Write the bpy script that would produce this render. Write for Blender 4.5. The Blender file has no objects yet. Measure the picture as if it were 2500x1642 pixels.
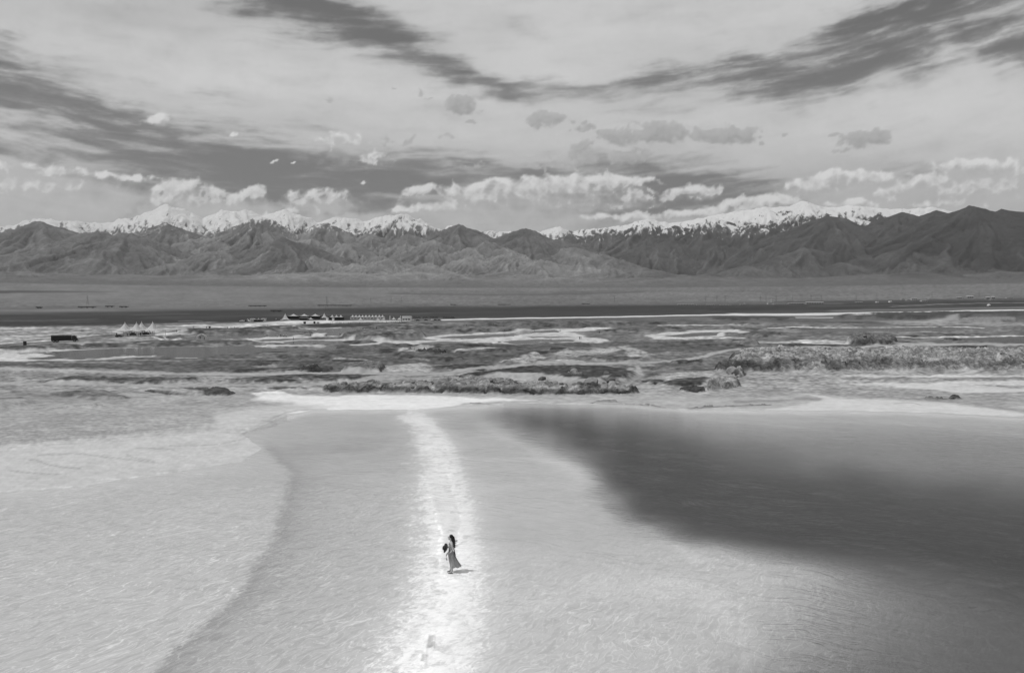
import bpy, bmesh, math, random
import numpy as np
from mathutils import Vector, Matrix

random.seed(7)
scene = bpy.context.scene
COL = scene.collection

# ------------------------------------------------------------------ camera
F = 24.0 / 36.0 * 2500.0            # focal length in photo pixels (2500 wide)
CAMZ = 11.6
PITCH = math.atan(71.0 / F)         # horizon on photo row 750
cam_data = bpy.data.cameras.new('camera')
cam_data.lens = 24.0
cam_data.sensor_width = 36.0
cam_data.clip_start = 0.5
cam_data.clip_end = 90000.0
cam = bpy.data.objects.new('camera', cam_data)
COL.objects.link(cam)
cam.location = (0, 0, CAMZ)
cam.rotation_euler = (math.pi / 2 - PITCH, 0, 0)
scene.camera = cam

# ------------------------------------------------------------------ sun direction, exposure
SUN_EL = math.radians(62.0)
SUN_AZ = math.radians(254.0)        # compass style: 0 = +Y, 90 = +X  (sun at the left, slightly behind)
sun_dir = Vector((math.sin(SUN_AZ) * math.cos(SUN_EL), math.cos(SUN_AZ) * math.cos(SUN_EL), math.sin(SUN_EL)))
sd = bpy.data.lights.new('sun', 'SUN')
sd.energy = 2.6
sd.angle = math.radians(0.55)
sd.color = (1, 1, 1)                # black and white photograph: neutral light
sun = bpy.data.objects.new('sun', sd)
COL.objects.link(sun)
sun.rotation_euler = (-sun_dir).to_track_quat('-Z', 'Y').to_euler()
sun.location = (-200, -60, 400)

vs = scene.view_settings
vs.view_transform = 'Standard'
vs.look = 'None'
vs.exposure = 0.0
vs.gamma = 1.0
scene.cycles.use_denoising = True
scene.cycles.sample_clamp_direct = 1.6
scene.cycles.sample_clamp_indirect = 3.0
scene.cycles.max_bounces = 4
scene.cycles.diffuse_bounces = 2
scene.cycles.glossy_bounces = 2
scene.cycles.transparent_max_bounces = 8
scene.cycles.volume_bounces = 0
scene.cycles.caustics_reflective = False
scene.cycles.caustics_refractive = False


class NT:
    """small helper for building node trees"""
    def __init__(s, nt):
        s.nt = nt
        for n in list(nt.nodes):
            nt.nodes.remove(n)

    def n(s, typ, **kw):
        nd = s.nt.nodes.new(typ)
        for k, v in kw.items():
            setattr(nd, k, v)
        return nd

    def put(s, sock, v):
        if v is None:
            return
        if isinstance(v, bpy.types.NodeSocket):
            s.nt.links.new(v, sock)
        else:
            sock.default_value = v

    def m(s, op, a, b=None, c=None, clamp=False):
        nd = s.n('ShaderNodeMath', operation=op, use_clamp=clamp)
        for i, v in enumerate((a, b, c)):
            s.put(nd.inputs[i], v)
        return nd.outputs[0]

    def vm(s, op, a, b=None):
        nd = s.n('ShaderNodeVectorMath', operation=op)
        s.put(nd.inputs[0], a)
        if b is not None:
            if op == 'SCALE':
                s.put(nd.inputs[3], b)
            else:
                s.put(nd.inputs[1], b)
        return nd.outputs['Value'] if op in ('LENGTH', 'DOT_PRODUCT', 'DISTANCE') else nd.outputs[0]

    def rng(s, v, a, b, c=0.0, d=1.0, smooth=True):
        nd = s.n('ShaderNodeMapRange', interpolation_type='SMOOTHSTEP' if smooth else 'LINEAR')
        s.put(nd.inputs[0], v)
        for i, x in enumerate((a, b, c, d)):
            s.put(nd.inputs[i + 1], x)
        return nd.outputs[0]

    def mix(s, f, a, b):
        nd = s.n('ShaderNodeMix', data_type='FLOAT', clamp_factor=True)
        s.put(nd.inputs[0], f); s.put(nd.inputs[2], a); s.put(nd.inputs[3], b)
        return nd.outputs[0]

    def mapping(s, v, loc=(0, 0, 0), rot=(0, 0, 0), scale=(1, 1, 1), typ='POINT'):
        nd = s.n('ShaderNodeMapping', vector_type=typ)
        s.put(nd.inputs[0], v)
        nd.inputs[1].default_value = loc; nd.inputs[2].default_value = rot; nd.inputs[3].default_value = scale
        return nd.outputs[0]

    def noise(s, v, scale, detail=4.0, rough=0.5, dist=0.0, dims='3D'):
        nd = s.n('ShaderNodeTexNoise', noise_dimensions=dims)
        s.put(nd.inputs['Vector'], v)
        nd.inputs['Scale'].default_value = scale
        nd.inputs['Detail'].default_value = detail
        nd.inputs['Roughness'].default_value = rough
        nd.inputs['Distortion'].default_value = dist
        return nd.outputs['Fac'], nd.outputs['Color']

    def attr(s, name):
        return s.n('ShaderNodeAttribute', attribute_name=name).outputs['Fac']

    def grey(s, v):
        nd = s.n('ShaderNodeCombineColor')
        for i in range(3):
            s.put(nd.inputs[i], v)
        return nd.outputs[0]


# ------------------------------------------------------------------ world: clear sky and clouds
world = bpy.data.worlds.new('World')
scene.world = world
world.use_nodes = True
w = NT(world.node_tree)


def px_dir(u, v):
    d = Vector(((u - 1250) / F, 1.0, 0)) ; zc = -(v - 821) / F
    c, s_ = math.cos(PITCH), math.sin(PITCH)
    return Vector((d.x, c + zc * s_, -s_ + zc * c)).normalized()


def px_azel(u, v):
    d = px_dir(u, v)
    return math.atan2(d.x, d.y), math.asin(d.z)


sky = w.n('ShaderNodeTexSky', sky_type='NISHITA')
sky.sun_disc = False
sky.sun_elevation = SUN_EL
sky.sun_rotation = SUN_AZ
sky.altitude = 3000.0
sky.air_density = 1.0
sky.dust_density = 0.6
sep_sky = w.n('ShaderNodeSeparateColor')
w.put(sep_sky.inputs[0], sky.outputs[0])
tc = w.n('ShaderNodeTexCoord')
dirv = w.vm('NORMALIZE', tc.outputs['Generated'])
sx = w.n('ShaderNodeSeparateXYZ'); w.put(sx.inputs[0], dirv)
az_n = w.m('ARCTAN2', sx.outputs[0], sx.outputs[1])
el_n = w.m('ARCSINE', sx.outputs[2])
cmb = w.n('ShaderNodeCombineXYZ'); w.put(cmb.inputs[0], az_n); w.put(cmb.inputs[1], el_n)
P = cmb.outputs[0]
# the sky over and behind the camera: the same thin veil with blue gaps
wst, _ = w.noise(w.mapping(dirv, rot=(0, 0, .3), scale=(2.2, 3.4, 9.0)), 1.0, 5.0, 0.6, .5)
clear = w.m('MINIMUM', w.m('MULTIPLY', sep_sky.outputs[0], 0.055), 0.22)       # red channel, as through a red filter
lum = w.mix(w.rng(wst, .34, .52), clear, w.m('ADD', .40, w.m('MULTIPLY', wst, .22)))
lum = w.mix(w.rng(el_n, -0.05, 0.0), 0.28, lum)      # below the horizon the air goes on as haze
bg = w.n('ShaderNodeBackground')
w.put(bg.inputs[0], w.grey(w.m('MULTIPLY', lum, 10.0)))
bg.inputs[1].default_value = 0.1
wo = w.n('ShaderNodeOutputWorld')
w.put(wo.inputs[0], bg.outputs[0])
world.cycles.sampling_method = 'MANUAL'
world.cycles.sample_map_resolution = 512


# ------------------------------------------------------------------ noise and projection helpers
def smooth(a, b, x):
    t = np.clip((x - a) / (b - a), 0, 1)
    return t * t * (3 - 2 * t)


def pnoise(x, y, seed=0):
    x = np.asarray(x, dtype=np.float64); y = np.asarray(y, dtype=np.float64)
    xi = np.floor(x); yi = np.floor(y)
    xf = x - xi; yf = y - yi
    xi = xi.astype(np.int64); yi = yi.astype(np.int64)
    u = xf * xf * xf * (xf * (xf * 6 - 15) + 10); v = yf * yf * yf * (yf * (yf * 6 - 15) + 10)

    def g(ix, iy, fx, fy):
        h = (ix * 374761393 + iy * 668265263 + seed * 974634777) & 0x7fffffff
        h = ((h ^ (h >> 13)) * 1274126177) & 0x7fffffff
        h = (h ^ (h >> 16)) & 1023
        a = h * (2 * math.pi / 1024)
        return np.cos(a) * fx + np.sin(a) * fy
    n00 = g(xi, yi, xf, yf); n10 = g(xi + 1, yi, xf - 1, yf)
    n01 = g(xi, yi + 1, xf, yf - 1); n11 = g(xi + 1, yi + 1, xf - 1, yf - 1)
    a = n00 + u * (n10 - n00); b = n01 + u * (n11 - n01)
    return (a + v * (b - a)) * 1.5


def fbm(x, y, octs=4, seed=0, gain=0.5, lac=2.03):
    s = 0; amp = 1; tot = 0
    for i in range(octs):
        s = s + amp * pnoise(x + 17.3 * i, y - 9.1 * i, seed + i)
        tot += amp
        amp *= gain; x = x * lac; y = y * lac
    return s / tot


def ridged(x, y, octs=4, seed=0, gain=0.5, lac=2.1):
    s = 0; amp = 1; tot = 0
    for i in range(octs):
        n = 1 - np.abs(pnoise(x + 5.3 * i, y + 3.1 * i, seed + i)) * 1.6
        s = s + amp * np.clip(n, 0, 1) ** 2
        tot += amp
        amp *= gain; x = x * lac; y = y * lac
    return s / tot


CP, SP = math.cos(PITCH), math.sin(PITCH)


def project(x, y, z):
    zr = z - CAMZ
    d = y * CP - zr * SP
    up = y * SP + zr * CP
    d = np.where(d < 0.5, 0.5, d)
    return 1250 + F * x / d, 821 - F * up / d


_rk = np.array([0, 90, 112, 130, 150, 170, 190, 230, 300, 500, 800, 1000, 1250, 1500, 2000, 3000, 5000, 7000, 9000, 12000, 26000.])
_zk = np.array([0, 0, 0, -.7, -1.7, -2.6, -3.2, -3.4, -3.5, -3.5, -3.5, -2.6, -1.5, .3, 5.0, 24, 92, 183, 287, 420, 900.])
_lr = np.linspace(math.log(1.0), math.log(26000), 3000)
_lz = np.interp(np.exp(_lr), _rk, _zk)
_kern = np.hanning(27); _kern /= _kern.sum()
_lz = np.convolve(np.pad(_lz, 13, mode='edge'), _kern, 'valid')


def base_z(r):
    return np.interp(np.log(np.maximum(r, 1.0)), _lr, _lz)


def seg_dist(u, v, pts, closed, sxk):
    """distance to a polyline / signed inside for a polygon, u scaled by sxk"""
    X = u * sxk; Y = v
    d2 = np.full(u.shape, 1e18); inside = np.zeros(u.shape, bool)
    n = len(pts)
    for i in range(n if closed else n - 1):
        x0, y0 = pts[i]; x1, y1 = pts[(i + 1) % n]
        x0 *= sxk; x1 *= sxk
        ex, ey = x1 - x0, y1 - y0
        L = ex * ex + ey * ey + 1e-9
        t = np.clip(((X - x0) * ex + (Y - y0) * ey) / L, 0, 1)
        dx = X - (x0 + t * ex); dy = Y - (y0 + t * ey)
        d2 = np.minimum(d2, dx * dx + dy * dy)
        if closed:
            c = ((y0 > Y) != (y1 > Y)) & (X < (x1 - x0) * (Y - y0) / (y1 - y0 + 1e-12) + x0)
            inside ^= c
    d = np.sqrt(d2)
    return np.where(inside, -d, d) if closed else d


def spline(pts, n=8):
    """Catmull-Rom through the points"""
    P_ = [pts[0]] + list(pts) + [pts[-1]]
    out = []
    for i in range(1, len(P_) - 2):
        p0, p1, p2, p3 = (np.array(P_[j], float) for j in (i - 1, i, i + 1, i + 2))
        for k in range(n):
            t = k / n
            out.append(tuple(0.5 * ((2 * p1) + (-p0 + p2) * t + (2 * p0 - 5 * p1 + 4 * p2 - p3) * t * t + (-p0 + 3 * p1 - 3 * p2 + p3) * t ** 3)))
    out.append(tuple(pts[-1]))
    return out


def mesh_grid(name, X, Y, Z, attrs, mat, wrap=False, smooth_shade=True):
    """rows x cols grid to one mesh object"""
    R, C = X.shape
    co = np.empty((R * C, 3), np.float32)
    co[:, 0] = X.ravel(); co[:, 1] = Y.ravel(); co[:, 2] = Z.ravel()
    idx = np.arange(R * C, dtype=np.int32).reshape(R, C)
    if wrap:
        idx = np.concatenate([idx, idx[:, :1]], axis=1)
    a = idx[:-1, :-1].ravel(); b = idx[:-1, 1:].ravel(); c = idx[1:, 1:].ravel(); d = idx[1:, :-1].ravel()
    return mesh_quads(name, co, np.stack([a, b, c, d], 1), attrs, mat, smooth_shade)


def mesh_quads(name, co, quads, attrs, mat, smooth_shade=True):
    me = bpy.data.meshes.new(name)
    nq = len(quads)
    me.vertices.add(len(co)); me.vertices.foreach_set('co', co.astype(np.float32).ravel())
    me.loops.add(nq * 4); me.loops.foreach_set('vertex_index', quads.astype(np.int32).ravel())
    me.polygons.add(nq)
    me.polygons.foreach_set('loop_start', np.arange(0, nq * 4, 4, dtype=np.int32))
    me.polygons.foreach_set('loop_total', np.full(nq, 4, np.int32))
    me.polygons.foreach_set('use_smooth', np.full(nq, smooth_shade, bool))
    me.update(calc_edges=True)
    for k, v in attrs.items():
        at = me.attributes.new(k, 'FLOAT', 'POINT')
        at.data.foreach_set('value', np.asarray(v, np.float32).ravel())
    o = bpy.data.objects.new(name, me)
    COL.objects.link(o)
    if mat:
        me.materials.append(mat)
    return o


def new_mat(name):
    m_ = bpy.data.materials.new(name)
    m_.use_nodes = True
    return m_, NT(m_.node_tree)


def finish(nt, shader):
    o = nt.n('ShaderNodeOutputMaterial')
    nt.put(o.inputs[0], shader)


def principled(nt, color, rough=0.8, normal=None, spec=0.3):
    p = nt.n('ShaderNodeBsdfPrincipled')
    nt.put(p.inputs['Base Color'], color)
    nt.put(p.inputs['Roughness'], rough)
    nt.put(p.inputs['Specular IOR Level'], spec)
    if normal is not None:
        nt.put(p.inputs['Normal'], normal)
    return p.outputs[0]


def bump(nt, h, dist, strength=1.0):
    b = nt.n('ShaderNodeBump')
    nt.put(b.inputs['Height'], h)
    nt.put(b.inputs['Strength'], strength)
    nt.put(b.inputs['Distance'], dist)
    return b.outputs[0]


def simple_mat(name, alb, rough=0.8, var=0.15, scale=6.0, spec=0.3):
    """plain grey material with slight mottling"""
    m_, t = new_mat(name)
    g = t.n('ShaderNodeNewGeometry')
    nf, _ = t.noise(g.outputs['Position'], scale, 5.0, 0.6)
    c = t.m('MULTIPLY', alb, t.m('ADD', 1.0 - var, t.m('MULTIPLY', nf, 2 * var)))
    finish(t, principled(t, t.grey(c), rough, None, spec))
    return m_


def tag(o, label=None, cat=None, group=None, kind=None):
    if label: o['label'] = label
    if cat: o['category'] = cat
    if group: o['group'] = group
    if kind: o['kind'] = kind
    return o

# ------------------------------------------------------------------ sky in front: veil, gaps and low clouds on a far backdrop
K = 2500.0 / 2380.0
s_az = np.radians(np.concatenate([np.linspace(-75, -43, 40)[:-1], np.linspace(-43, 43, 900), np.linspace(43, 75, 40)[1:]]))
s_el = np.radians(np.concatenate([[-3.0, -1.0, 0.5], np.linspace(1.5, 26.0, 262), np.linspace(26, 36, 24)[1:]]))
SA, SE = np.meshgrid(s_az, s_el)
dx, dy, dz_ = np.sin(SA) * np.cos(SE), np.cos(SA) * np.cos(SE), np.sin(SE)
SU, SV = project(dx * 1000, dy * 1000, dz_ * 1000 + CAMZ)
SU = SU / K; SV = SV / K                 # in the same units as the traced list below


def sblob(uu, vv, lst, p=2.0, sc=1.0):
    out = []
    for cx, cy, a, b, rot, st in lst:
        c_, s_ = math.cos(math.radians(rot)), math.sin(math.radians(rot))
        x = (uu - cx) * c_ + (vv - cy) * s_; y = -(uu - cx) * s_ + (vv - cy) * c_
        k = 1 + (sc - 1) * min(1, max(0, (a - 14) / 30)); k = sc if p == 2.0 else k
        out.append(st * np.exp(-((x / (a * k)) ** 2 + (y / (b * k)) ** 2) ** (p / 2)))
    return out


gaps = [
    (715, 12, 120, 32, 12, .95), (790, 62, 150, 40, 22, .55), (1010, 125, 170, 26, 27, .50), (1105, 182, 80, 13, 10, .55),
    (900, 78, 130, 28, 25, .45), (1190, 60, 60, 24, 20, .30), (600, 90, 120, 30, 15, .22), (430, 60, 60, 22, 20, .18),
    (5, 150, 120, 44, 10, 1.2), (70, 230, 180, 26, 10, .80), (230, 268, 160, 24, 13, .85), (120, 292, 230, 24, 4, .50),
    (330, 312, 170, 20, 12, .55), (400, 340, 190, 24, 9, .60), (150, 348, 240, 18, 3, .50), (620, 318, 120, 16, 14, .55),
    (480, 400, 210, 36, 4, .95), (640, 402, 220, 38, 4, .95), (800, 430, 200, 40, 2, .95), (900, 445, 120, 36, 0, .9),
    (360, 425, 150, 24, 4, .7), (330, 488, 60, 9, -25, .4), (1120, 385, 130, 15, 3, .55), (1270, 212, 120, 18, 8, .22),
    (1720, 165, 190, 30, 3, .75), (1560, 190, 130, 20, -4, .38), (1890, 175, 150, 28, -9, .60), (2010, 120, 150, 30, -33, .75),
    (1960, 66, 90, 28, -25, .65), (2140, 50, 190, 40, -18, .75), (2085, 145, 150, 28, -24, .60), (2290, 75, 140, 34, 0, .70),
    (2365, 112, 70, 34, 20, .95), (1830, 205, 180, 18, -8, .40), (1400, 205, 150, 16, 4, .18), (2230, 15, 160, 18, -8, .5),
    (1525, 440, 140, 38, 0, .95), (1640, 466, 130, 34, 0, .95), (1430, 482, 200, 20, -4, .7), (1740, 428, 170, 24, 0, .65),
    (1330, 398, 180, 14, 6, .35), (2120, 410, 70, 12, 0, .3), (620, 465, 70, 18, 0, .6), (470, 222, 200, 16, 9, .25), (700, 290, 160, 12, 12, .25),
    (2050, 385, 300, 14, 2, .20), (1500, 385, 220, 10, 8, .35), (850, 250, 120, 10, 10, .15),
]
grey_cl = [
    (1072, 246, 44, 22, 5, 1), (1095, 285, 22, 6, 0, .8), (1270, 282, 44, 20, 0, 1), (770, 231, 34, 12, 0, .75), (975, 215, 9, 15, 0, .7), (1000, 228, 24, 5, 0, .6),
    (1535, 308, 70, 24, 0, 1), (1690, 314, 84, 21, 0, 1), (1355, 345, 46, 20, 0, .85), (1440, 322, 55, 22, 0, .85), (1400, 305, 26, 10, 0, .8),
    (1420, 362, 130, 20, 0, .75), (2015, 322, 60, 20, -8, 1), (1970, 345, 40, 8, -10, .8), (1358, 298, 30, 9, -10, .85), (1825, 315, 9, 7, 0, .8),
    (1770, 332, 12, 9, 0, .85), (1940, 316, 16, 6, 0, .8), (915, 207, 15, 6, 0, .7), (1360, 285, 10, 6, 0, .8), (1335, 284, 8, 7, 0, .8),
    (1240, 385, 160, 14, 0, .55), (930, 330, 60, 20, 0, .5), (1040, 318, 30, 8, 0, .5),
]
soft_cl = [
    (90, 458, 300, 55, 2, 1.0), (740, 480, 110, 28, 0, .85), (1130, 505, 280, 34, 0, .9), (2250, 440, 220, 50, 0, .75), (1960, 452, 200, 34, 0, .5),
    (850, 506, 140, 20, 0, .9), (560, 485, 230, 22, 0, .85), (1600, 512, 200, 16, 0, .8), (820, 350, 110, 36, 0, .45), (1300, 470, 220, 30, 0, .7),
    (2200, 500, 260, 20, 0, .7), (1450, 340, 200, 40, 0, .35),
]
white_cl = [
    (30, 392, 80, 14, 0, .7), (130, 398, 70, 12, 0, .7), (60, 430, 120, 24, 0, .62), (2200, 440, 90, 18, 0, .75), (2330, 430, 90, 22, 0, .7), (1280, 452, 130, 20, 0, .8), (1060, 462, 60, 16, 0, .75),
    (430, 448, 50, 22, 0, 1), (465, 462, 70, 18, 0, .95), (592, 450, 26, 20, 0, 1), (560, 462, 50, 14, 0, .9), (400, 468, 36, 14, 0, .9), (240, 406, 40, 9, 4, .8), (310, 414, 44, 7, 2, .8),
    (500, 452, 40, 14, 0, .9), (1000, 448, 44, 14, 0, .9), (1020, 478, 60, 12, 0, .85), (1130, 448, 80, 20, 0, .95), (1240, 440, 90, 22, 0, 1), (1340, 434, 90, 22, 0, 1), (1420, 424, 70, 14, 0, .95),
    (1466, 452, 46, 17, 0, 1), (1230, 462, 190, 14, 0, .75), (1612, 450, 48, 15, -6, 1), (1640, 440, 22, 8, 0, .9), (1590, 464, 20, 8, 0, .8), (1755, 474, 70, 16, -4, 1), (1800, 470, 50, 12, 0, .9), (1700, 488, 50, 12, 0, .9), (1590, 500, 110, 10, -3, .8),
    (1900, 430, 50, 16, 0, .95), (1950, 415, 60, 15, 0, .95), (2020, 412, 56, 14, 0, .9), (1985, 474, 44, 10, 0, .95), (2080, 448, 40, 20, 0, .95), (2150, 420, 50, 14, 0, .85), (2110, 405, 26, 9, 0, .7),
    (2290, 388, 80, 15, 0, .95), (2370, 395, 40, 12, 0, .85), (2300, 445, 130, 14, 0, .7), (363, 278, 32, 12, 0, 1), (843, 427, 12, 6, 0, 1),
    (640, 373, 14, 4, 0, .9), (682, 378, 9, 3, 0, .8), (542, 312, 12, 8, 0, .85), (800, 326, 48, 20, 0, .62), (872, 366, 36, 16, 0, .66), (690, 468, 50, 18, 0, .7), (745, 458, 50, 16, 0, .75),
    (2200, 470, 100, 9, 0, .7), (1470, 503, 90, 8, 0, .8), (940, 490, 40, 8, 0, .8), (630, 505, 50, 10, 0, .7), (700, 488, 40, 9, 0, .7), (1850, 420, 20, 8, 0, .6), (1480, 478, 60, 6, 0, .6),
]
# wind-drawn coordinates: streaks fall to the right on the left side and rise on the right side
flow = .22 * SU - .000114 * SU ** 2
VF = SV - flow
w_u = fbm(SU / 260, SV / 90, 4, 2001); w_v = fbm(SU / 260 + 7, SV / 90 + 3, 4, 2011)
st_a = fbm(SU / 420 + .25 * w_u, VF / 46 + .5 * w_v, 6, 2021, .58)
st_b = fbm(SU / 130 + .3 * w_u, VF / 17 + .6 * w_v, 5, 2031, .6)
big = fbm(SU / 600, VF / 150, 4, 2041)
t_u = fbm(SU / 95, SV / 60, 4, 2051); t_v = fbm(SU / 95 + 5, SV / 60 + 2, 4, 2061)
mott = fbm(SU / 110 + .4 * t_u, SV / 60 + .4 * t_v, 5, 2071, .55)
gu, gv = SU + 70 * w_u + 50 * t_u + 20 * st_b, SV + 30 * w_v + 24 * t_v + 8 * st_b
gs = .50 * sum(sblob(gu, gv, gaps)) + .32 * sum(sblob(gu, gv, gaps, 2.0, 1.8))
gs = 1.38 * (1 - np.exp(-gs))
gsum = gs * (1 + .85 * st_a + .50 * st_b) + .34 * st_a + .12 * st_b + .18 * big + .26 * mott
cover = 1 - .97 * (.55 * smooth(-.15, 1.25, gsum) + .45 * smooth(.12, .85, gsum))
veil = np.interp(SV, [-300, 0, 150, 300, 420, 520, 700], [.52, .57, .60, .58, .48, .42, .39]) * (1 + .20 * big + .15 * st_a + .06 * st_b + .14 * mott)
veil = veil * (1 - .16 * np.exp(-((SU - 1190) / 900) ** 2 * 0 - ((SV - 10) / 60) ** 2) * smooth(1500, 300, SU) * .6)


def billow(u, v, sc, seed):
    s = 0; a = 1; tot = 0
    for i in range(5):
        s = s + a * (1 - 2.2 * np.abs(pnoise(u / sc, v / sc, seed + i)))
        tot += a; a *= .52; sc /= 2.1
    return s / tot


bil = billow(SU, SV * 1.15, 62, 2101)
cw_u = fbm(SU / 34, SV / 34, 4, 2111); cw_v = fbm(SU / 34 + 8, SV / 34, 4, 2121)


def cumulus(lst, thr, wid, amp, scl):
    def dens(u, v, b):
        return np.maximum.reduce(sblob(u + 14 * cw_u, v + 10 * cw_v, lst, 2.6, scl)) + amp * (b - .45)
    d0 = dens(SU, SV, bil)
    bil2 = billow(SU - 9, (SV - 13) * 1.15, 62, 2101)
    d1 = dens(SU - 9, SV - 13, bil2)
    wd = np.where(d0 > d1 + .02, wid, wid * 2.6)
    return smooth(thr, thr + wd, d0), d0, np.clip(d0 - d1, -.6, .6)


mW, dW, lW = cumulus(white_cl, .40, .32, .46, 1.75)
mG, dG, lG = cumulus(grey_cl, .44, .18, .55, 1.28)
sW = np.maximum.reduce(sblob(SU + 30 * cw_u + 20 * w_u, SV + 14 * cw_v, soft_cl, 2.0))
mS = smooth(.10, .80, sW + .22 * (bil - .45) + .18 * st_b)
lumW = np.clip(.50 + .44 * np.clip(lW, -.4, .5) + .10 * (bil - .45), .38, .72)
lumG = np.clip(.385 + .16 * np.clip(lG, -.4, .4) - .05 * smooth(.5, 1.0, dG), .30, .50)
lumS = .455 * (1 + .10 * (bil - .45) + .10 * st_b + .06 * big)

# cloud light and cloud cover go to the backdrop as two fields; the blue between them is the sky model
cl_lum = veil.copy(); cl_cov = cover.copy()
for mk, lm, am in ((mS, lumS, .9), (mG, lumG, .9), (mW, lumW, .90)):
    k_ = mk * am
    ncov = cl_cov + (1 - cl_cov) * k_
    cl_lum = np.where(ncov > 1e-4, (cl_lum * cl_cov * (1 - k_) + lm * k_) / np.maximum(ncov, 1e-4), cl_lum)
    cl_cov = ncov
sm_, t = new_mat('sky_backdrop')
geo = t.n('ShaderNodeNewGeometry')
dv = t.vm('NORMALIZE', geo.outputs['Position'])
sk = t.n('ShaderNodeTexSky', sky_type='NISHITA')
sk.sun_disc = False; sk.sun_elevation = SUN_EL; sk.sun_rotation = SUN_AZ; sk.altitude = 3000.0; sk.dust_density = .6
t.put(sk.inputs[0], dv)
sc_ = t.n('ShaderNodeSeparateColor'); t.put(sc_.inputs[0], sk.outputs[0])
blue = t.m('MINIMUM', t.m('MULTIPLY', sc_.outputs[0], .11), .155)
fn, _ = t.noise(dv, 160.0, 3.0, .6)
lm_ = t.mix(t.attr('cover'), blue, t.m('MULTIPLY', t.attr('cloud'), t.m('ADD', .97, t.m('MULTIPLY', fn, .06))))
em = t.n('ShaderNodeEmission'); t.put(em.inputs[0], t.grey(lm_)); em.inputs[1].default_value = 1.0
finish(t, em.outputs[0])
sm_.cycles.emission_sampling = 'NONE'
RS = 60000.0
sky_ob = mesh_grid('sky', dx * RS, dy * RS, dz_ * RS, dict(cloud=cl_lum, cover=cl_cov), sm_)
tag(sky_ob, kind='structure')

# ------------------------------------------------------------------ ground sheet: one polar grid round the camera
_rr = np.exp(np.linspace(math.log(14.0), math.log(9400), 40000))
_, _vv = project(np.zeros_like(_rr), _rr, base_z(_rr))
rows_v = np.concatenate([np.arange(1750, 1010, -2.5), np.arange(1010, 838, -0.62), np.arange(838, 752, -0.8), np.arange(752, _vv[-1], -1.2)])
r_rows = np.interp(-rows_v, -_vv, _rr)
r_rows = np.concatenate([[1.5, 4, 7, 10, 13, 16], r_rows[r_rows > 17.0]])
az_in = np.radians(np.linspace(-41.5, 41.5, 960))
az_out = np.radians(np.concatenate([np.arange(42.5, 60, 1.0), np.arange(62, 298, 4.0), np.arange(300, 318, 1.0)]))
az_all = np.concatenate([az_in, az_out])
AZ, RR = np.meshgrid(az_all, r_rows)
GX = RR * np.sin(AZ); GY = RR * np.cos(AZ)
Zb = base_z(RR)
U, V = project(GX, GY, Zb)
FRONT = (np.abs((AZ + math.pi) % (2 * math.pi) - math.pi) < math.radians(75))
U = np.where(FRONT, U, 1e6 * np.sign(np.sin(AZ) + 1e-9)); V = np.where(FRONT, V, 1500.0)
# noise fields for the ground: their grain grows with distance, as tracks, pans and banks do here
lx = np.clip(U, -9000, 12000); ly = V
n_a = fbm(lx / 80, ly / 18, 5, 11)
n_b = fbm(lx / 80 + 50, ly / 18 - 20, 5, 31)
n_sa = fbm(lx / 90, ly / 30, 2, 13); n_sb = fbm(lx / 90 + 9, ly / 30, 2, 15)
UW = U + 30 * n_a; VW = V + 2.0 * n_b * np.clip((V - 735) / 120, 0.12, 2.2)
n_streak = fbm(lx / 300, ly / 7, 5, 51)
nearf = smooth(980, 1060, V)                 # close by, the grain is rounder
n_mid = fbm(lx / 80, ly / 10, 4, 81) * (1 - nearf) + fbm(lx / 34, ly / 9, 4, 82) * nearf
n_fine = fbm(lx / 30, ly / 4.0, 4, 71) * (1 - nearf) + fbm(lx / 12, ly / 4, 4, 72) * nearf
n_px = fbm(lx / 13, ly / 2.0, 2, 87)
n_l1 = fbm(GX / 11, GY / 14, 4, 83); n_l2 = fbm(GX / 3.2, GY / 5, 3, 85)

# base tones by distance: gravel fan, salt mud, plain painted dark for cloud shadow
ALB = np.interp(V, [690, 715, 735, 748, 756, 768, 778, 800, 860, 905, 940, 965, 1000, 1100, 1400, 1700],
                [.125, .135, .13, .11, .085, .085, .10, .145, .135, .21, .26, .32, .40, .46, .48, .48])
ALB = ALB * (1 + 0.22 * n_streak + 0.12 * n_mid)
ROCK = np.zeros_like(ALB)      # how broken the surface is
WET = np.zeros_like(ALB)
RIP_CAUSTIC = np.zeros_like(ALB)       # salt ripples and painted caustic lines on the lake floor
GRN = np.ones_like(ALB)        # grain contrast of the dry ground
DZ = np.zeros_like(ALB)
POND = np.zeros_like(ALB)


def cv(ox, oy, k):
    return lambda pts: [(ox + x / k, oy + y / k) for x, y in pts]


cA = cv(700, 800, 3.9667); cB = cv(1300, 800, 3.9667); cC = cv(1900, 800, 3.9667); cL = cv(0, 800, 3.9667)
cK = cv(560, 740, 4.958); cM = cv(1000, 740, 4.76); cR = cv(1600, 680, 2.644); c5 = cv(800, 680, 2.644)
cT = cv(1600, 720, 5.289); cS = cv(2050, 710, 5.289); c1 = cv(0, 680, 2.833)


def region(pts, soft, sxk=0.35, closed=True, width=0.0, uu=None, vv=None):
    """soft mask of a traced outline laid on the ground; returns (slice, mask)"""
    uu = UW if uu is None else uu; vv = VW if vv is None else vv
    us = [p[0] for p in pts]; vs_ = [p[1] for p in pts]
    mu = (width + soft) / sxk + 60; mv = width + soft + 25
    sel = (U > min(us) - mu) & (U < max(us) + mu) & (V > min(vs_) - mv) & (V < max(vs_) + mv)
    if not sel.any():
        return sel, np.zeros(0)
    d = seg_dist(uu[sel], vv[sel], pts, closed, sxk) - width
    return sel, 1 - smooth(-soft, soft, d)


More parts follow.
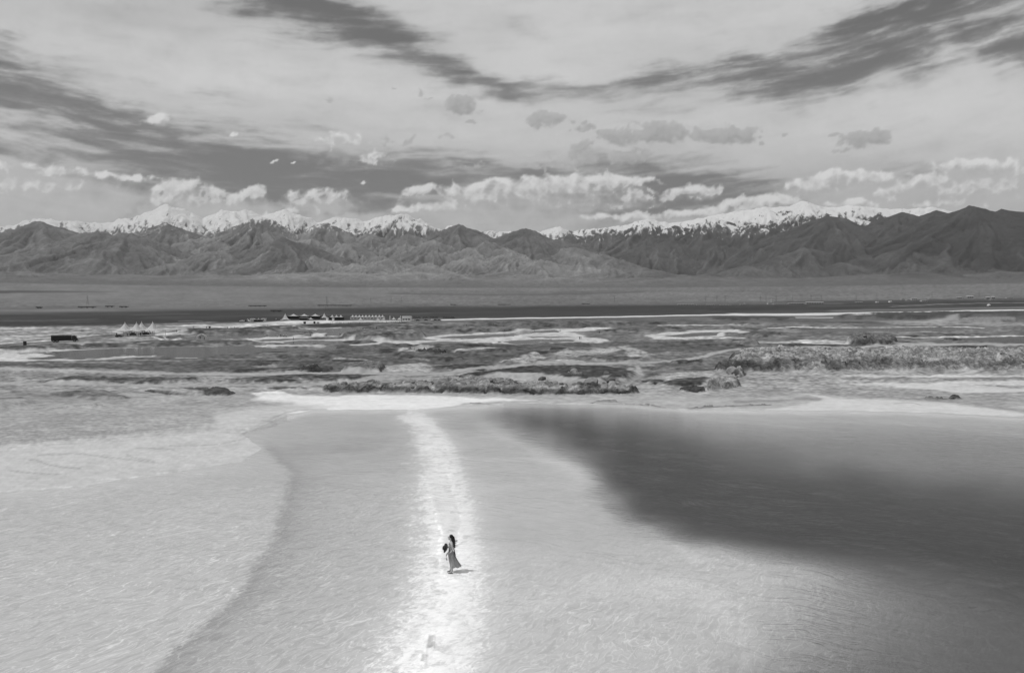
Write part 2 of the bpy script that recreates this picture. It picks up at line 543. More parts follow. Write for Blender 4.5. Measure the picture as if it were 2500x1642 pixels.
def paint(pts, alb, soft=3, sxk=0.35, amt=1.0, rock=None, wet=None, grn=None, var=0.15):
    sel, m = region(pts, soft, sxk)
    m = m * amt
    a = alb * (1 + var * n_mid[sel] + 0.6 * var * n_fine[sel])
    ALB[sel] += (a - ALB[sel]) * m
    if rock is not None: ROCK[sel] += (rock - ROCK[sel]) * m
    if wet is not None: WET[sel] += (wet - WET[sel]) * m
    if grn is not None: GRN[sel] += (grn - GRN[sel]) * m


def stroke(pts, width, alb, soft=1.5, sxk=0.35, amt=1.0, var=0.1, dz=0.0, grn=None, raw=False, rock=None):
    pts = spline(pts, 6)
    sel, m = region(pts, soft, sxk, False, width, U if raw else U + 8 * n_a, V if raw else V + 1.6 * n_b)
    m = m * amt
    ALB[sel] += (alb * (1 + var * n_mid[sel] + .6 * var * n_fine[sel]) - ALB[sel]) * m
    if dz: DZ[sel] += dz * m
    if grn is not None: GRN[sel] += (grn - GRN[sel]) * m
    if rock is not None: ROCK[sel] += (rock - ROCK[sel]) * m
    else: ROCK[sel] *= (1 - 0.8 * m)


def mound(pts, alb, soft=3, k=0.5, rock=0.3, sxk=0.35, hmul=1.0, var=0.2, lumps=0.25, top=None, exp=0.8):
    """raised bank: the traced outline is its seen face; the footprint is shallower and the rest is height"""
    vb = max(p[1] for p in pts); vt = min(p[1] for p in pts)
    fp = [(x, vb - (vb - y) * (1 - .55 * k)) for x, y in pts]
    alb = alb * .70
    r0 = float(np.interp(-vb, -_vv, _rr))
    H = hmul * k * (vb - vt) * r0 / F
    sel, m = region(fp, soft, sxk, uu=U + 16 * n_sa + 4 * n_mid, vv=V + 2.2 * n_sb + .8 * n_mid)
    body = np.clip(m, 0, 1) ** exp
    h = H * body * (1 + lumps * (1.5 * n_l1[sel] + .7 * n_l2[sel] * rock))
    DZ[sel] = np.maximum(DZ[sel], h)
    a = alb * np.clip(1 + 2.0 * var * n_mid[sel] + 2.6 * var * n_fine[sel] + 1.2 * var * n_px[sel], .35, 3)
    if top is not None:
        a = a + (top - a) * smooth(0.30, 0.75, m + 0.30 * n_mid[sel] + .2 * n_l2[sel])
    if rock < .6:
        dm = seg_dist(UW[sel] + 6 * n_fine[sel], VW[sel] + 2.0 * n_mid[sel] + 1.5 * n_fine[sel], fp, True, sxk)
        mm = 1 - smooth(-.6 * soft, .9 * soft, dm + 1.2 * soft * n_fine[sel])
    else:
        mm = smooth(.01, .10, m)
    ALB[sel] += (a - ALB[sel]) * mm
    ROCK[sel] += (rock - ROCK[sel]) * mm
    GRN[sel] += (1.4 - GRN[sel]) * mm


ponds = []


def pond(pts, level_off=0.0, soft=1.5, name=None, bed=0.12, sxk=0.35):
    sel, m = region(pts, soft, sxk)
    vb = np.mean([p[1] for p in pts])
    r0 = float(np.interp(-vb, -_vv, _rr))
    lev = float(base_z(r0)) + level_off
    tgt = lev - 0.25
    POND[sel] = np.maximum(POND[sel], m)
    # flatten towards the bank level around the pond, dig inside
    sel2, m2 = region(pts, 7, sxk)
    DZ[sel2] += ((lev + 0.06 - Zb[sel2]) - DZ[sel2]) * m2
    DZ[sel] += ((tgt - Zb[sel]) - DZ[sel]) * smooth(0.35, 0.9, m)
    ALB[sel] += (bed - ALB[sel]) * m
    ROCK[sel] *= 1 - m
    ponds.append((pts, lev, name))


# ---- far gravel fan and plain painted dark for cloud shadow (v < 800)
far = V < 756
speck = fbm(GX / 26, GY / 60, 4, 301) + 0.7 * fbm(GX / 9, GY / 22, 3, 311)
ALB = np.where(far, ALB * (1 + 0.42 * speck + .30 * n_px + .22 * n_fine + .15 * n_streak), ALB)
paint([(-200, 752), (200, 750), (500, 748), (700, 750), (660, 757), (300, 762), (-200, 764)], .13, 4, .15)
paint([(300, 690), (520, 700), (900, 706), (1000, 715), (850, 735), (700, 742), (200, 745), (-100, 735), (-100, 705)], .15, 8, .1, amt=.6, var=.3)
paint([(-100, 709), (60, 709), (150, 710), (280, 712), (150, 714), (-100, 717)], .045, 1.2, .15, var=.05)  # lens of cloud shadow painted on the fan
stroke([(960, 716), (1150, 719), (1400, 717), (1560, 712)], 1.6, .075, 1.6, .1)
stroke([(1150, 712), (1330, 714), (1500, 710)], 1.0, .085, 1.5, .1)
for q in range(26):
    u0 = random.uniform(-100, 2500); v0 = random.uniform(705, 745); L = random.uniform(80, 360)
    stroke([(u0, v0), (u0 + L * .5, v0 + random.uniform(-1, 3)), (u0 + L, v0 + random.uniform(-2, 4))], random.uniform(.2, .8), random.choice([.09, .10, .17, .16]), 1.0, .1, amt=.55)
# cloud shadow bands on the plain, painted as dark ground colour
paint([(-200, 768), (120, 764), (400, 758), (800, 752), (1200, 748), (1700, 742), (2600, 728), (2600, 752), (2100, 762), (1500, 772), (1000, 778), (700, 786), (500, 788), (250, 795), (-200, 799)], .028, 5, .1, var=.35)
zn = smooth(745, 756, V) * (1 - smooth(792, 800, V))
ALB = ALB * (1 + zn * .7 * n_streak)
for q in range(44):
    u0 = random.uniform(-150, 2450); v0 = 792 - (u0 / 2500) * 40 + random.uniform(-26, 3); L = random.uniform(120, 520)
    stroke([(u0, v0), (u0 + L * .5, v0 - .008 * L + random.uniform(-1, 1)), (u0 + L, v0 - .016 * L)], random.uniform(.3, 1.3), random.choice([.02, .022, .03, .06, .09, .035]), 1.2, .08, amt=.7)
stroke([(-100, 788), (150, 790), (400, 785), (640, 779)], 2.6, .018, 2.5, .1, amt=.85)
stroke([(860, 772), (1100, 768), (1300, 765), (1560, 763)], 1.8, .035, 2, .1, amt=.85)
stroke([(1200, 762), (1400, 761), (1700, 763)], 1.5, .035, 2, .1, amt=.8)
paint(cT([(-50, 95), (600, 88), (1200, 92), (2380, 100), (2400, 118), (1100, 128), (-50, 132)]), .10, 1.5, .1, amt=.6)
# white salt strand far right, running to the middle
stroke([(1080, 781), (1250, 777), (1400, 775), (1560, 772), (1700, 769), (1850, 768), (2000, 765), (2200, 762), (2350, 759), (2620, 754)], 1.3, .62, .8, .1, var=.1)
stroke([(1800, 767), (1950, 768), (2030, 766)], 2.4, .55, 1.5, .1)
stroke([(2050, 758), (2300, 754), (2600, 748)], 2.4, .12, 1.5, .1)
stroke([(2180, 748), (2350, 741), (2600, 737)], .5, .2, .6, .1)

# ---- left salt flat, road and embankment
paint([(-250, 800), (150, 798), (420, 795), (640, 786), (800, 784), (830, 789), (700, 796), (560, 800), (440, 808), (330, 816), (240, 822), (100, 838), (-250, 858)], .27, 3, .2, var=.3)
for q in range(34):
    u0 = random.uniform(-150, 420); v0 = random.uniform(799, 832) - u0 * .03; L = random.uniform(60, 260)
    stroke([(u0, v0), (u0 + L * .5, v0 - .01 * L), (u0 + L, v0 - .03 * L)], random.uniform(.3, 1.3), random.choice([.48, .5, .4, .16, .18, .22]), 1.0, .15, amt=.8)
paint(cK([(-560, 330), (0, 275), (440, 226), (700, 212), (1180, 208), (1200, 232), (900, 245), (500, 262), (0, 300), (-300, 330)]), .50, 1.5, .2)
paint(cK([(1350, 212), (1560, 205), (2090, 208), (2080, 228), (1500, 226)]), .42, 1, .2)
stroke([(-200, 862), (0, 845), (80, 835), (180, 826), (300, 817), (360, 813)], 4.2, .12, 1.3, .3, var=.06)
stroke([(-200, 872), (0, 853), (100, 846), (220, 836), (330, 826), (380, 821), (480, 811), (600, 800)], 3.4, .26, 2, .3, var=.06)
stroke([(380, 818), (480, 806), (600, 797), (700, 790), (800, 786), (900, 783)], 2.0, .45, 1.5, .3)
stroke([(-300, 838), (-100, 842), (100, 832), (230, 818), (300, 813)], .6, .6, .6, .3)
mound(cL([(-900, 260), (-300, 232), (0, 196), (240, 176), (480, 165), (700, 160), (800, 170), (700, 192), (460, 205), (200, 222), (0, 240), (-600, 268)]), .11, 2, .4, .35, .3)
mound(cL([(780, 190), (830, 160), (1000, 148), (1150, 150), (1300, 150), (1400, 160), (1500, 165), (1450, 178), (1000, 190)]), .10, 2, .4, .3, .3)
mound(cL([(1290, 135), (1500, 118), (1800, 126), (2200, 118), (2380, 112), (2500, 150), (2000, 172), (1400, 172)]), .10, 2, .3, .3, .3)
paint(cL([(1150, 90), (1350, 78), (1700, 70), (1760, 98), (1500, 125), (1250, 130), (900, 150), (700, 155)]), .24, 2, .3)
mound(cL([(1490, 80), (1560, 80), (1620, 118), (1550, 120)]), .10, 1, .3, .1, .3)
mound(cL([(1580, 82), (1740, 66), (1800, 96), (1680, 118), (1620, 116)]), .11, 1, .3, .1, .3)
stroke(cL([(1480, 82), (1550, 120), (1620, 126), (1740, 112), (1800, 98)]), .7, .6, .7, .3)
stroke(cL([(1580, 85), (1620, 120)]), .6, .5, .6, .3)
mound(cK([(-620, 330), (-300, 318), (0, 312), (200, 300), (420, 282), (640, 270), (760, 262), (880, 262), (820, 300), (640, 318), (560, 345), (300, 358), (0, 378), (-400, 372)]), .085, 2, .35, .3, .3)
paint(cK([(860, 258), (1100, 250), (1400, 245), (1700, 248), (1770, 258), (1700, 285), (1350, 296), (1050, 288)]), .030, 1.2, .25, var=.1)
stroke(cK([(640, 318), (800, 300), (1000, 310), (1340, 296)]), .8, .35, .8, .25)

# ---- rough ground in the middle
mid = (V > 772) & (V < 960)
rough_n = fbm(lx / 70, ly / 9, 5, 401)
DZ += np.where(mid & (U > 640), np.clip(rough_n - .05, 0, 1) * 1.2 * smooth(772, 790, V) * (1 - smooth(880, 935, V)), 0)
ALB = np.where(mid, ALB * (1 + .55 * rough_n * smooth(772, 790, V)), ALB)
ROCK = np.where(mid, np.maximum(ROCK, .25 * smooth(780, 800, V) * (1 - smooth(930, 965, V))), ROCK)
# dark rough areas
paint(cL([(-900, 345), (0, 325), (300, 318), (800, 318), (1300, 305), (1700, 280), (2000, 275), (2500, 240), (2500, 430), (1800, 430), (1250, 405), (700, 385), (0, 372), (-900, 390)]), .085, 2, .3, rock=.35, var=.3)
paint(cA([(-50, 255), (400, 190), (600, 170), (1000, 160), (1800, 155), (2500, 160), (2500, 330), (2000, 345), (1900, 385), (1500, 410), (900, 430), (-50, 400)]), .085, 2.5, .3, rock=.35, var=.35)
paint(cB([(-50, 160), (300, 130), (560, 150), (900, 140), (1600, 120), (2000, 150), (2100, 190), (1600, 240), (1100, 240), (850, 180), (300, 190), (-50, 220)]), .085, 2.5, .3, rock=.3, var=.3)
paint(cB([(1200, 340), (1500, 320), (1900, 300), (2000, 390), (1700, 420), (1250, 440), (1100, 500), (1080, 440)]), .12, 3, .3, rock=.3, var=.4)
paint(c5([(560, 310), (1100, 285), (1400, 265), (1750, 268), (2380, 250), (2600, 250), (2600, 300), (2000, 330), (1340, 325), (800, 345), (500, 345)]), .10, 2, .25, rock=.3, var=.4)
for q in range(70):
    u0 = random.uniform(-50, 2450); v0 = random.uniform(776, 905); L = random.uniform(30, 190) * (v0 - 740) / 100
    stroke([(u0, v0), (u0 + L * .5, v0 - .01 * L + random.uniform(-1, 1)), (u0 + L, v0 + random.uniform(-1, 1))], random.uniform(.2, .9) * (v0 - 735) / 80, random.choice([.3, .35, .06, .07, .24, .05]), 1.2, .25, amt=.5)
# many small eroded humps, pale and dark, between the ponds
rh = random.Random(404)
for q in range(150):
    uq = rh.uniform(640, 2520); vq = 782 + 122 * rh.random() ** 1.2
    if uq < 900 and vq < 850 and rh.random() < .7:
        continue
    k_ = (vq - 745) / 90
    a_ = rh.uniform(10, 46) * (.5 + k_); b_ = rh.uniform(1.3, 3.6) * (.5 + k_)
    n_ = 9
    pts = [(uq + a_ * math.cos(2 * math.pi * i / n_) * rh.uniform(.7, 1.2), vq + b_ * math.sin(2 * math.pi * i / n_) * rh.uniform(.6, 1.2)) for i in range(n_)]
    mound(pts, rh.choice([.06, .07, .08, .10, .12, .26]), .9, .45, rh.choice([.2, .3, .5]), .3, var=.3)
# pale slopes
for pts in (cA([(1100, 240), (1130, 200), (1280, 172), (1400, 185), (1420, 215), (1280, 245)]), cA([(900, 425), (950, 385), (1150, 350), (1350, 350), (1450, 390), (1350, 428)]),
            cB([(180, 265), (300, 228), (500, 215), (760, 200), (840, 225), (500, 280), (300, 285)]), cB([(840, 182), (950, 178), (1050, 205), (1170, 292), (1000, 300), (920, 260)]),
            cA([(1560, 235), (1700, 205), (1950, 190), (2080, 200), (1800, 240)]), cA([(2080, 330), (2200, 300), (2420, 255), (2500, 290), (2350, 345)]),
            cB([(1200, 470), (1420, 430), (1700, 418), (1880, 430), (1800, 470), (1500, 490), (1250, 520)])):
    paint(pts, .31, 2.2, .3, rock=.55, var=.25)

# ---- banks and mounds
mound(c5([(820, 335), (850, 315), (1000, 308), (1150, 312), (1330, 330), (1330, 342), (1000, 345), (830, 342)]), .085, 1.2, .5, .5, .3, top=.13)
mound(c5([(1130, 285), (1180, 270), (1500, 265), (1750, 268), (2000, 285), (1950, 300), (1500, 312), (1200, 300)]), .14, 1.5, .4, .5, .3)
mound(c5([(80, 365), (200, 330), (420, 325), (600, 345), (620, 375), (400, 398), (100, 385)]), .16, 1.5, .4, .4, .3)
mound(c5([(260, 318), (400, 295), (640, 300), (760, 315), (560, 325), (330, 330)]), .12, 1.2, .4, .4, .3)
mound(cR([(1150, 255), (1450, 225), (1900, 215), (2500, 205), (2600, 240), (2100, 245), (1700, 262), (1400, 262)]), .075, 1.2, .4, .4, .3)
mound(cR([(300, 250), (600, 240), (900, 250), (900, 262), (600, 266), (350, 262)]), .08, 1, .4, .4, .3)
mound(cR([(1950, 275), (2000, 250), (2150, 248), (2330, 258), (2330, 275), (2100, 282)]), .13, 1, .5, .7, .3, top=.2)
mound(cR([(1235, 408), (1260, 380), (1330, 362), (1440, 362), (1530, 380), (1560, 405), (1450, 424), (1300, 426)]), .10, 1.5, .62, .95, .35, top=.15, lumps=.4)
mound(cR([(540, 428), (580, 400), (610, 392), (660, 420), (660, 430)]), .17, 1, .6, .6, .35)
mound(cR([(520, 368), (600, 348), (760, 340), (830, 370), (700, 378)]), .08, 1, .4, .3, .3)
mound(cR([(750, 440), (900, 420), (1200, 430), (1280, 445), (1000, 455)]), .07, 1.5, .4, .3, .3)
mound(cR([(1870, 398), (1920, 382), (2050, 388), (2060, 398)]), .07, 1, .5, .8, .3)
# pyramid of dark lens bank
mound(cB([(-680, 470), (-300, 400), (0, 372), (250, 355), (480, 355), (700, 375), (900, 410), (1000, 455), (900, 520), (650, 545), (450, 520), (150, 490), (-300, 480)]), .060, 3, .28, .18, .3, var=.25)
mound(cA([(1080, 505), (1200, 480), (1450, 470), (1700, 475), (1650, 495), (1300, 505)]), .07, 1.5, .45, .2, .3)
mound(cA([(-600, 520), (-350, 490), (0, 460), (250, 450), (480, 450), (900, 455), (1150, 470), (900, 495), (500, 510), (300, 520), (0, 530)]), .10, 2, .4, .45, .3, lumps=.4)
mound(cA([(520, 425), (600, 370), (800, 330), (930, 335), (960, 370), (880, 430), (700, 435)]), .10, 2, .5, .7, .35, top=.13)
mound(cA([(150, 420), (220, 385), (300, 400), (340, 428)]), .06, 1, .5, .9, .35)
mound(cA([(1270, 245), (1340, 225), (1430, 215), (1530, 225), (1520, 240)]), .05, 1, .5, 1.0, .35)
mound(cL([(430, 520), (560, 480), (750, 466), (1200, 472), (1600, 480), (1990, 480), (1850, 525), (1600, 540), (900, 542), (550, 535)]), .105, 2, .35, .5, .3, lumps=.35)
mound(cL([(1400, 605), (1600, 592), (1850, 590), (2150, 598), (2290, 625), (2200, 650), (1900, 658), (1650, 640)]), .11, 2, .4, .7, .3, lumps=.4)
mound(cL([(2550, 585), (2700, 572), (2900, 575), (2950, 592), (2750, 600)]), .12, 1.5, .4, .4, .3)
mound(cL([(-700, 740), (0, 690), (200, 680), (300, 720), (180, 760), (0, 790), (-600, 800)]), .12, 3, .3, .5, .3)
mound(cL([(500, 640), (850, 610), (1050, 615), (1250, 670), (1200, 690), (950, 690), (700, 660)]), .12, 2.5, .35, .55, .3, lumps=.35)
paint(cL([(-500, 640), (300, 610), (900, 610), (1300, 665), (1600, 710), (1300, 735), (900, 765), (480, 790), (0, 800), (-500, 800)]), .15, 4, .3, amt=.6, rock=.3, var=.3)
mound(cL([(1290, 690), (1420, 670), (1600, 708), (1350, 716)]), .13, 1.5, .4, .4, .3)
stroke(cL([(460, 790), (540, 785), (760, 768), (1020, 765)]), .9, .05, 1.0, .35, dz=.12, rock=.8)
stroke(c1([(700, 900 * 0 + 782), (860, 776)]), .5, .07, .8, .35)

# tracks
stroke([(-300, 900), (0, 899), (150, 903), (300, 909), (520, 913), (760, 911), (900, 911), (1050, 913), (1150, 903), (1300, 890), (1450, 887), (1600, 884), (1700, 874), (1745, 862), (1800, 853), (1900, 851), (2050, 852), (2150, 846), (2300, 841), (2420, 842), (2620, 838)], 2.6, .32, .9, .3, grn=.3, var=.1)
stroke([(-300, 936), (0, 936), (200, 938), (380, 941), (600, 940), (760, 937), (880, 930), (960, 924), (1100, 927), (1250, 924), (1330, 927), (1400, 934), (1480, 938), (1560, 945)], 3.0, .31, 1.0, .3, grn=.35, var=.12)
stroke(cB([(1010, 375), (1040, 430), (1050, 455), (1000, 500), (930, 545)]), 2.0, .30, .9, .35, grn=.4)
stroke(cL([(0, 402), (250, 412), (600, 425)]), .7, .42, .7, .3)
stroke([(330, 945), (400, 955), (480, 966)], 4, .31, 2.5, .3)

# the long broken bank of salt clods beside the lake
bankpts = cA([(380, 610), (480, 585), (700, 570), (1000, 555), (1300, 535), (1500, 535), (1680, 515), (1850, 512), (2000, 525), (2200, 535), (2400, 545), (2600, 560), (2800, 570), (3000, 575), (3200, 590), (3400, 622), (3200, 635), (2900, 640), (2400, 640), (2000, 635), (1700, 628), (1300, 622), (900, 612), (500, 618)])
mound(bankpts, .10, 3.2, .50, 1.0, .35, lumps=.55, top=.25, var=.3)
mound(cB([(350, 585), (420, 565), (540, 590), (610, 600), (620, 640), (540, 645), (400, 610)]), .22, 1.5, .6, 1.0, .4, var=.3)
mound(cB([(360, 490), (400, 462), (440, 458), (490, 498), (440, 505)]), .26, 1, .5, .8, .4)
mound(cB([(640, 525), (710, 492), (760, 510), (720, 530)]), .22, 1, .5, .5, .4)
# right hand scarp, shadow along its foot painted as a darker tone
scarp = cC([(-560, 400), (-380, 380), (-330, 300), (-420, 280), (-330, 240), (-100, 225), (200, 222), (500, 225), (750, 235), (1000, 210), (1300, 195), (1600, 195), (1800, 215), (2000, 235), (2300, 240), (2700, 235), (2700, 412), (2000, 408), (1400, 402), (800, 400), (200, 405), (-200, 410)])
mound(scarp, .085, 5.0, .66, 1.0, .3, lumps=.28, top=.26, var=.2, exp=.75, hmul=1.0)
stroke(cC([(1660, 360), (1760, 320), (1850, 275), (1960, 232)]), 1.0, .33, 1.0, .4)
mound(cB([(1920, 400), (1990, 395), (2030, 460), (1980, 475)]), .12, 1.2, .6, 1.0, .5, top=.25)
mound(cB([(1820, 545), (1860, 470), (1920, 440), (1990, 500), (2040, 545), (1900, 575), (1760, 605), (1700, 610), (1740, 580)]), .09, 1.5, .6, 1.0, .5, top=.26, hmul=.62)
mound(cB([(1440, 605), (1480, 575), (1560, 568), (1660, 590), (1660, 625), (1500, 622)]), .085, 1.5, .5, .8, .4)
mound(cB([(1240, 560), (1330, 515), (1450, 498), (1620, 480), (1800, 475), (1830, 520), (1700, 555), (1480, 570)]), .075, 2, .3, .25, .35)
mound(cB([(1100, 520), (1150, 495), (1290, 490), (1280, 520), (1180, 545)]), .085, 2, .3, .25, .35)

# ---- ponds and their white salt rims
W_ = .47
paint(cL([(-900, 262), (0, 240), (500, 220), (900, 205), (1400, 192), (2000, 180), (2400, 178), (3180, 180), (3180, 192), (2200, 188), (1200, 200), (500, 232), (400, 258), (620, 275), (400, 300), (900, 300), (1200, 268), (1450, 264), (1300, 285), (1000, 306), (700, 320), (0, 320), (-900, 345)]), W_, 1.2, .2, grn=.4, var=.12)
paint(cL([(1200, 275), (1450, 262), (1640, 268), (1550, 276), (1250, 290)]), W_, 1, .2, grn=.4, var=.12)
stroke(cL([(1720, 292), (1900, 292)]), .8, W_, .7, .2, grn=.4, var=.12)
pond(cL([(560, 235), (1000, 214), (1600, 198), (2300, 190), (3170, 194), (3150, 222), (2500, 238), (2060, 262), (1900, 290), (1720, 288), (1550, 268), (1200, 268), (900, 296), (650, 292), (520, 272), (640, 255)]), 0.0)
pond(cL([(150, 242), (430, 232), (450, 246), (200, 250)]), 0.0)
pond(cL([(250, 296), (620, 276), (660, 290), (420, 300)]), 0.0)
paint(cM([(-500, 430), (0, 440), (350, 428), (130, 405), (160, 388), (500, 365), (1000, 345), (1450, 312), (1700, 300), (2100, 290), (2300, 310), (2100, 318), (1800, 335), (2080, 372), (1990, 400), (2200, 415), (2380, 440), (2200, 462), (2090, 468), (1980, 450), (1500, 462), (1250, 488), (1000, 480), (700, 462), (300, 470), (0, 478), (-400, 458)]), W_, 1.2, .2, grn=.4, var=.12)
pond(cM([(300, 400), (560, 380), (1000, 358), (1500, 322), (1750, 310), (1700, 340), (1480, 355), (1100, 388), (700, 410), (400, 412)]))
pond(cM([(1040, 445), (1250, 428), (1600, 420), (1850, 425), (1880, 440), (1500, 462), (1250, 482), (1080, 470)]))
pond(cM([(150, 462), (400, 446), (640, 448), (700, 458), (500, 468), (200, 472)]))
pond(cM([(1400, 392), (1700, 388), (1880, 398), (1500, 404)]))
pond(cK([(-700, 420), (-300, 395), (0, 385), (350, 360), (700, 352), (930, 358), (800, 378), (640, 395), (250, 420), (0, 432), (-500, 440)]))
pond(cK([(700, 345), (860, 315), (1200, 312), (1690, 308), (1600, 318), (1390, 345), (1190, 350), (900, 352)]))
pond(cK([(1190, 360), (1400, 352), (1360, 390), (1200, 395)]))
pond(cK([(660, 470), (900, 455), (1250, 458), (1350, 470), (1000, 485), (700, 482)]))
paint(cK([(200, 440), (450, 410), (700, 415), (780, 380), (840, 385), (800, 410), (960, 412), (970, 372), (1060, 360), (1180, 362), (1180, 408), (1400, 402), (1400, 412), (1000, 420), (500, 432), (250, 452)]), W_, .9, .2, grn=.4, var=.12)
paint(cK([(400, 462), (800, 448), (1200, 440), (1560, 432), (1540, 445), (1250, 455), (900, 450), (650, 468), (680, 486), (960, 486), (900, 492), (500, 478)]), W_, .8, .2, grn=.4, var=.12)
stroke(cL([(1750, 110), (1850, 90), (2050, 92), (2380, 100), (2500, 108)]), .8, W_, .7, .2, grn=.4, var=.12)
stroke(cK([(-600, 425), (-100, 432), (250, 452), (450, 470)]), .8, W_, .7, .2, grn=.4, var=.12)
stroke(cK([(1500, 505), (1900, 480), (2380, 462)]), 1.4, W_, .8, .2, grn=.4, var=.12)
paint(cR([(-60, 372), (100, 348), (230, 335), (520, 330), (640, 350), (480, 352), (450, 375), (300, 380), (0, 392)]), W_, 1, .2, grn=.4, var=.12)
pond(cR([(60, 372), (230, 352), (420, 345), (400, 366), (200, 376)]))
stroke(cR([(740, 316), (1100, 318), (1500, 314), (1900, 310), (2120, 322)]), .6, .6, .6, .2)
pond(cR([(880, 330), (1100, 320), (1500, 317), (1900, 313), (2080, 325), (1900, 335), (1400, 338), (1000, 345)]))
stroke(cR([(1540, 382), (1900, 378), (2200, 372), (2600, 368)]), .8, .62, .6, .2)
pond(cR([(1880, 388), (2200, 377), (2600, 374), (2600, 415), (2250, 412), (2050, 398)]))
paint(cR([(640, 412), (900, 402), (1240, 400), (1250, 424), (1000, 425), (800, 418)]), .42, 1.5, .25)
paint(cR([(-50, 388), (200, 378), (550, 380), (560, 386), (100, 394)]), .45, 1, .2)
stroke(cR([(20, 303), (300, 300), (560, 303)]), .7, .5, .6, .2)
stroke(cR([(900, 252), (1200, 252), (1420, 250)]), .7, .5, .6, .2)
paint(cR([(1640, 290), (1800, 260), (1950, 248), (1960, 275), (1850, 285)]), .27, 1.5, .25)
paint(cR([(1400, 275), (1750, 270), (2400, 285), (2400, 305), (1600, 300)]), .24, 2, .25)

# ---- flats between the bank and the lake
paint(cA([(-200, 640), (300, 662), (800, 655), (1500, 665), (2000, 680), (2400, 700), (1700, 725), (1500, 790), (900, 820), (-200, 830), (-500, 740)]), .66, 3, .3, grn=.35, var=.08)
paint(cA([(-320, 640), (-100, 610), (110, 650), (0, 665), (-250, 665)]), .6, 1.2, .35, grn=.5)
paint([(-700, 1000), (0, 985), (200, 980), (420, 972), (600, 975), (720, 985), (640, 1005), (520, 1035), (300, 1062), (0, 1090), (-700, 1130)], .31, 6, .4, grn=1.4, var=.12)
paint([(520, 1010), (660, 990), (760, 985), (800, 992), (720, 1002), (640, 1022), (560, 1050), (420, 1065), (0, 1100), (-700, 1150), (-700, 1270), (0, 1206), (210, 1190), (361, 1163), (450, 1148), (600, 1130), (660, 1095), (590, 1062), (520, 1045)], .47, 8, .5, grn=.5, var=.08)
paint(cC([(-700, 470), (-300, 430), (300, 415), (2500, 415), (2500, 720), (2200, 790), (1700, 720), (1200, 690), (500, 660), (0, 640), (-300, 700), (-700, 690)]), .29, 4, .35, grn=1.0, var=.15)
paint(cC([(-2300, 680), (-1000, 660), (-300, 690), (300, 640), (600, 680), (1600, 730), (2500, 800), (2500, 870), (1500, 840), (-300, 830), (-900, 800), (-1300, 775), (-1700, 745), (-2300, 735)]), .36, 3, .35, grn=.7, var=.12)
paint(cC([(300, 640), (700, 690), (1300, 710), (1600, 730), (2200, 800), (2600, 860), (1500, 830), (200, 815), (-200, 800), (300, 740), (420, 690)]), .52, 3, .35, grn=.4, var=.08)
paint(cC([(640, 465), (900, 455), (1250, 465), (1700, 458), (2500, 458), (2500, 475), (1700, 478), (1200, 482)]), .48, 1.2, .3, grn=.4)
paint(cC([(680, 545), (900, 528), (1200, 535), (1600, 520), (2400, 510), (2400, 560), (2100, 545), (1900, 555), (2300, 590), (2500, 585), (2500, 620), (2100, 632), (1700, 625), (1400, 590), (1100, 570), (850, 570)]), .5, 1.5, .3, grn=.3, var=.06)
stroke(cC([(460, 505), (700, 508), (1000, 510)]), 1.2, .46, 1, .3)
paint(cC([(1750, 488), (2000, 478), (2450, 478), (2450, 500), (1900, 498)]), .2, 1.5, .3, grn=.5)
stroke(cC([(-400, 720), (0, 705), (250, 690), (380, 695)]), 3, .25, 3, .4, rock=.4)
stroke(cC([(500, 640), (900, 655), (1300, 690), (1700, 715), (2100, 770), (2400, 800)]), 2.0, .26, 3, .4, rock=.5)
stroke(cC([(1420, 695), (1560, 695), (1680, 692), (1740, 690)]), .6, .08, .6, .4, dz=.1, rock=.8)
stroke(cC([(1670, 693), (1745, 690)]), 1.6, .05, .8, .4, dz=.2, rock=.8)
stroke(cC([(1130, 735), (1250, 728), (1330, 735), (1390, 748)]), .5, .24, .8, .4)
stroke(cB([(-600, 735), (0, 745), (400, 735), (700, 738), (1000, 740), (1150, 750), (1400, 785), (1700, 770), (2000, 760), (2300, 745)]), .9, .14, 1.2, .4, rock=.8, dz=.05)
stroke(cB([(560, 732), (800, 720), (900, 732)]), 1.0, .2, 1, .4, rock=.9, dz=.1)
stroke(cB([(1090, 735), (1150, 745)]), 1.6, .5, 1, .4, rock=.9, dz=.18)

# ---- salt lake basin: shallow shelf, deep water to the right, a salt causeway
shore = [(4500, 1120), (3200, 1045), (2500, 1022), (2324, 1012), (2093, 1005), (1881, 1004), (1677, 1002), (1594, 997), (1539, 989), (1400, 989), (1236, 988), (1114, 994), (1053, 1000),
         (945, 1003), (760, 1004), (690, 1022), (600, 1060), (650, 1095), (590, 1130), (470, 1148), (361, 1162), (210, 1189), (0, 1204), (-900, 1270), (-4000, 1450), (-60000, 5200), (60000, 5200)]
sel, d = (V > 960), None
uu = U[sel] + 10 * n_a[sel] + 3 * n_fine[sel]; vv = V[sel] + 3.0 * n_b[sel] + 1.0 * n_fine[sel]
dsh = -seg_dist(uu, vv, shore, True, .45)
lake_in = np.zeros_like(ALB); tmp = np.clip(dsh, -60, 400); lake_in[sel] = tmp
lake_in[~sel] = -60
behind = ~FRONT
lake_in[behind] = np.where(RR[behind] < 70, 80, -60)
Uc = np.clip(U, -3000, 5500)
shelf = smooth(0, 40, lake_in)
depth = 0.02 + 0.10 * shelf
n_low = fbm(lx / 190, ly / 70, 2, 611); n_low2 = fbm(lx / 190 + 5, ly / 70 + 9, 2, 621)
UD = U + 60 * n_low; VD = V + 14 * n_low2
